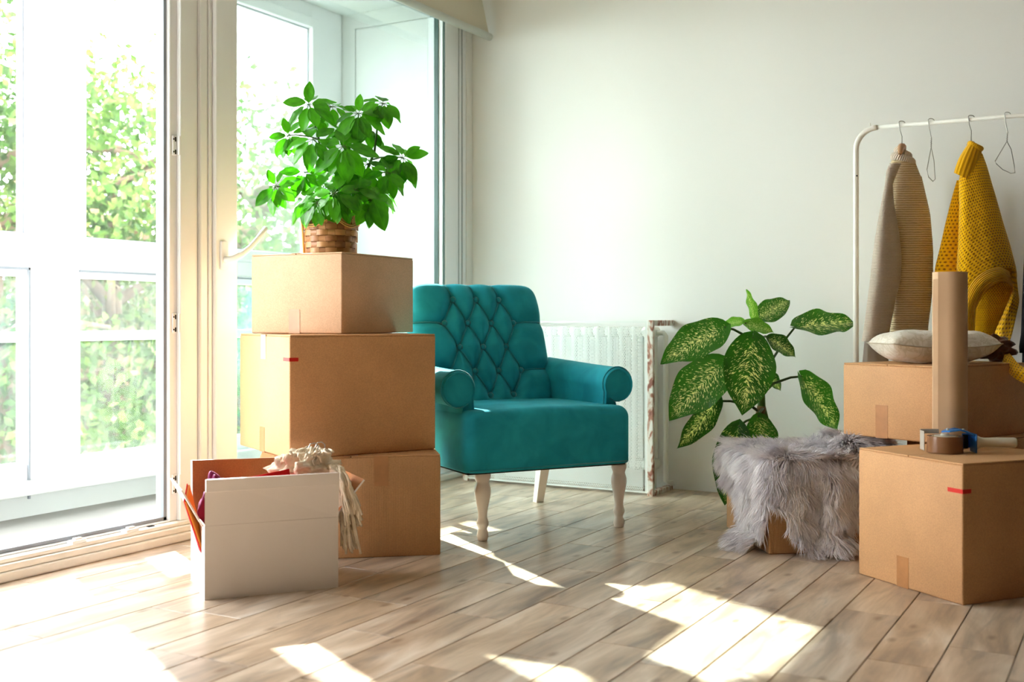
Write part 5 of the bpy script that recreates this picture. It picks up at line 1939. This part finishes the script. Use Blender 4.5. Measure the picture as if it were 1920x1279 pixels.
def roll_prof(r0, turns, a0):
    pts = []
    for k in range(int(40 * turns) + 1):
        a = a0 + 2 * PI * k / 40
        pts.append((a, r0 - 0.0009 * k / 40))
    return pts


m = MB()
sp_pts = roll_prof(0.0525, 3.0, R(232))
# the loose outer edge stands a little proud, as a narrow flat lip
sheet = [(0.060 * math.cos(R(214)), 0.060 * math.sin(R(214)))] + [(r_ * math.cos(a), r_ * math.sin(a)) for a, r_ in sp_pts]
verts, faces = [], []
for (x, y) in sheet:
    verts += [(x, y, 0), (x, y, RH)]
for i in range(len(sheet) - 1):
    faces.append((2 * i, 2 * i + 2, 2 * i + 3, 2 * i + 1))
m.add(verts, faces)
part('sheet', m, M['kraft'], ro_, smooth=True)
part('core', MB().lathe([(0.0480, 0.0), (0.0480, RH - 0.004), (0.020, RH - 0.004), (0.020, 0.0)], 36, cap=False), plain('paper_core', '#a98560', 0.7, 0.2), ro_, smooth=False)
lip_a = R(205)
m = MB()
x0, y0, x1, y1 = 0.0522 * math.cos(R(232)), 0.0522 * math.sin(R(232)), 0.0620 * math.cos(R(196)), 0.0620 * math.sin(R(196))
m.hexa([(x0, y0, 0), (x1, y1, 0), (x1 + .0006, y1 + .0006, 0), (x0 + .0006, y0 + .0006, 0), (x0, y0, RH - 0.02), (x1, y1, RH - 0.024), (x1 + .0006, y1 + .0006, RH - 0.024), (x0 + .0006, y0 + .0006, RH - 0.02)])
part('loose_edge', m, M['kraft'], ro_)

# tape dispenser lying on the front box; local x runs to the right of the photograph
td_c = at(1772, 840, 3.36)
td = thing('tape_dispenser', 'blue tape gun with brown packing tape and white handle on the front box', 'tape dispenser', (td_c.x, td_c.y, BOXH + 0.0006), YAW + R(-4))
M['blue_metal'] = plain('blue_metal', '#1d69b0', 0.35, 0.5)
M['brown_tape_roll'] = plain('packing_tape', '#80583a', 0.22, 0.6)
M['cream_plastic'] = plain('cream_plastic', '#ddd6c4', 0.35, 0.45)
TR_, TH_ = 0.052, 0.050
rl = part('tape_roll', MB().lathe([(0.038, 0.001), (TR_, 0.001), (TR_ + 0.0004, TH_ * 0.5), (TR_, TH_), (0.038, TH_), (0.038, 0.001)], 48, cap=False), M['brown_tape_roll'], td, smooth=False)
shade_auto(rl, 40)
part('tape_core', MB().lathe([(0.0345, 0.002), (0.0380, 0.002), (0.0380, TH_ + 0.0008), (0.0345, TH_ + 0.0008), (0.0345, 0.002)], 48, cap=False), plain('core_card', '#cdbb98', 0.7, 0.2), rl)
part('hub', MB().lathe([(0.030, 0.002), (0.030, TH_ + 0.002), (0.012, TH_ + 0.002), (0.012, TH_ + 0.007), (0.001, TH_ + 0.008)], 24, cap=False), plain('grey_hub', '#b6b0a4', 0.4, 0.4), td, smooth=False)
K_ = 0.77
arm_o = [(-0.010, 0.010), (0.010, -0.018), (0.050, -0.026), (0.095, -0.024), (0.112, -0.020), (0.112, 0.024), (0.095, 0.030), (0.050, 0.034), (0.010, 0.026)]
arm_i = [(0.020, 0.004), (0.030, -0.008), (0.052, -0.012), (0.072, -0.010), (0.080, -0.004), (0.080, 0.010), (0.072, 0.016), (0.052, 0.018), (0.030, 0.014)]

arm_o = [(x * K_, y) for x, y in arm_o]
arm_i = [(x * K_, y) for x, y in arm_i]


def zarm(x):
    return TH_ + 0.006 + 0.012 * math.exp(-((x - 0.035) / 0.036) ** 2) - (0.010 * max(0, (x - 0.065)) / 0.021)


m = MB()
n9 = len(arm_o)
vv = []
for z_ in (0.0, 0.0045):
    vv += [(x, y, zarm(x) + z_) for x, y in arm_o] + [(x, y, zarm(x) + z_) for x, y in arm_i]
ff = []
for i in range(n9):
    j = (i + 1) % n9
    ff += [(i, n9 + i, n9 + j, j), (2 * n9 + i, 2 * n9 + j, 3 * n9 + j, 3 * n9 + i), (i, j, 2 * n9 + j, 2 * n9 + i), (n9 + j, n9 + i, 3 * n9 + i, 3 * n9 + j)]
m.add(vv, ff)
part('side_plate', m, M['blue_metal'], td)
for (x, y) in ((0.008, 0.000), (0.048, -0.019), (0.014, 0.020)):
    part('rivet', MB().lathe([(0.005, 0.0), (0.0045, 0.002), (0.002, 0.0032)], 12, (x, y, zarm(x) + 0.0042)), M['steel'], td, smooth=True)
part('back_plate', MB().bbox((0.082, -0.026, 0.001), (0.0865, 0.028, 0.058), 0.002, 1).hexa([(0.064, 0.024, 0.012), (0.083, 0.024, 0.012), (0.083, 0.028, 0.012), (0.064, 0.028, 0.012), (0.058, 0.024, 0.055), (0.083, 0.024, 0.055), (0.083, 0.028, 0.055), (0.058, 0.028, 0.055)]), M['blue_metal'], td)
part('cutter_guard', MB().bbox((-0.060, 0.010, 0.004), (-0.0572, 0.050, 0.062), 0.001, 1).bbox((-0.060, 0.046, 0.052), (-0.004, 0.050, 0.066), 0.001, 1), plain('clear_guard', '#b3aba0', 0.25, 0.5), td)
hd = MB()
Mx = Matrix.Translation((0.0865, 0.001, 0.031)) @ Matrix.Rotation(R(90), 4, 'Y') @ Matrix.Rotation(R(0), 4, 'X')
hl = MB().lathe([(0.024, 0.0), (0.0245, 0.003), (0.020, 0.010), (0.0155, 0.018), (0.0145, 0.030), (0.0150, 0.080), (0.0152, 0.116), (0.0140, 0.121), (0.010, 0.1225)], 24)
hd.add([Mx @ Vector(p) for p in hl.v], hl.f)
shade_auto(part('handle', hd, M['cream_plastic'], td), 50)
part('pressure_roller', MB().tube([(0.064, 0.012, 0.012), (0.064, 0.012, 0.052)], 0.008, 14), M['dark'], td, smooth=True)

# ------------------------------------------------------------------ trees outside
def foliage_mat():
    N = NT('tree_leaves')
    mp = N.mapping()
    nz = N.n('ShaderNodeTexNoise', Scale=1.3, Detail=3.0)
    N.l(mp, 'Vector', nz, 'Vector')
    n2 = N.n('ShaderNodeTexNoise', Scale=9.0, Detail=2.0)
    N.l(mp, 'Vector', n2, 'Vector')
    ad = N.n('ShaderNodeMath', operation='MULTIPLY_ADD')
    ad.inputs[1].default_value = 0.45
    N.l(n2, 'Fac', ad, 0)
    N.l(nz, 'Fac', ad, 2)
    r = N.ramp([(0.48, lin('#18300f')), (0.66, lin('#2f4d1a')), (0.80, lin('#526a2c')), (0.92, lin('#806354'))], ad, 'Value')
    N.l(r, 'Color', N.b, 'Base Color')
    N.b.inputs['Roughness'].default_value = 0.6
    N.b.inputs['Specular IOR Level'].default_value = 0.15
    tl = N.n('ShaderNodeBsdfTranslucent')
    N.l(r, 'Color', tl, 'Color')
    ms = N.n('ShaderNodeMixShader', Fac=0.35)
    N.l(N.b, 'BSDF', ms, 1)
    N.l(tl, 'BSDF', ms, 2)
    N.l(ms, 'Shader', N.out, 'Surface')
    return N.m


M['foliage'] = foliage_mat()
M['bark'] = plain('bark', '#5b4c3e', 0.9, 0.1, var=0.3, vscale=20)
GZ = -3.2
struct('ground', MB().box((-45, -14, GZ - 0.2), (-6.0, 48, GZ)), plain('lawn', '#4a4c3c', 0.95, 0.1, var=0.3, vscale=1.5), 'grassy ground far below the balcony', 'ground')


def tree(label, px_, D, ztop, zlow, rad_, n_leaf, lsize, seed, sparse=0.0):
    g = at(px_, 598, D)
    t_ = thing('tree', label, 'tree', (g.x, g.y, GZ), 0, 'trees outside the balcony')
    rr = np.random.default_rng(seed)
    H = ztop - GZ
    tk = [(0, 0, 0), (0.05, 0.03, H * 0.35), (-0.04, 0.06, H * 0.6), (0.05, 0.0, H * 0.85)]
    part('trunk', MB().tube(tk, [0.20, 0.15, 0.10, 0.03], 10), M['bark'], t_, smooth=True)
    br = MB()
    ends = []
    for k in range(14):
        a, zz = rr.uniform(0, 6.28), H * rr.uniform(0.35, 0.85)
        L = rad_ * rr.uniform(0.5, 0.95)
        p = [(0, 0, zz), (L * .45 * math.cos(a), L * .45 * math.sin(a), zz + 0.18 * L), (L * math.cos(a), L * math.sin(a), zz + rr.uniform(0.1, 0.5) * L)]
        br.tube(p, [0.06, 0.04, 0.012], 6)
        ends.append(p[2])
    part('branch', br, M['bark'], t_, smooth=True)['kind'] = 'stuff'
    # leaves in layered sprays
    nc = 70
    cz = rr.uniform(zlow - GZ, H, nc)
    fr_ = (cz - (zlow - GZ)) / (H - (zlow - GZ))
    rc_ = rad_ * np.sqrt(np.clip(1 - (2 * fr_ - 0.9) ** 2 * 0.75, 0.05, 1)) * np.sqrt(rr.random(nc))
    ca_ = rr.uniform(0, 6.28, nc)
    cen = np.stack([rc_ * np.cos(ca_), rc_ * np.sin(ca_), cz], 1)
    wgt = np.clip(1.15 - sparse * fr_, 0.05, 1)
    idx = rr.choice(nc, n_leaf, p=wgt / wgt.sum())
    P = cen[idx] + rr.normal(0, 1, (n_leaf, 3)) * np.array([0.42, 0.42, 0.15]) * rad_ / 1.6
    d = rr.normal(0, 1, (n_leaf, 3)) + np.array([0, 0, -0.3])
    d /= np.linalg.norm(d, axis=1)[:, None]
    s = np.cross(d, rr.normal(0, 1, (n_leaf, 3)))
    s /= np.linalg.norm(s, axis=1)[:, None]
    L = (lsize * rr.uniform(0.7, 1.3, n_leaf))[:, None]
    Vt = np.stack([P, P + d * L * .45 + s * L * .30, P + d * L, P + d * L * .45 - s * L * .30], 1).reshape(-1, 3)
    Ft = (np.arange(n_leaf)[:, None] * 4 + np.arange(4)[None])
    o = link('foliage', np_mesh('foliage', Vt, Ft, M['foliage']), t_)
    o['kind'] = 'stuff'


tree('leafy green tree at the far left of the balcony windows', -20, 8.5, 3.0, -1.8, 1.5, 15000, 0.085, 1, 0.3)
tree('green tree with yellowish leaves seen left of the balcony mullion', -190, 11.0, 4.2, -1.6, 2.0, 11000, 0.10, 2, 0.4)
tree('sparse green tree filling the middle of the open doorway', 205, 9.5, 2.9, -2.4, 1.7, 15000, 0.085, 3, 1.03)
tree('tree with pinkish leaves seen beside the open doorway jamb', 330, 12.5, 3.6, -2.4, 1.9, 12000, 0.10, 4, 1.0)
tree('pale tree seen through the green glass behind the umbrella plant', 480, 10.5, 2.9, -2.4, 1.8, 11000, 0.085, 5, 1.0)
tree('far tree seen through the green glass near the balcony corner', 610, 14.0, 3.0, -2.6, 2.3, 10000, 0.11, 6, 1.0)
tree('dense low tree far behind the doorway', 110, 16.0, 2.0, -3.0, 3.0, 16000, 0.15, 8, 0.2)
tree('dense low tree far behind the green glass door', 420, 17.0, 1.9, -3.0, 3.2, 16000, 0.15, 9, 0.2)
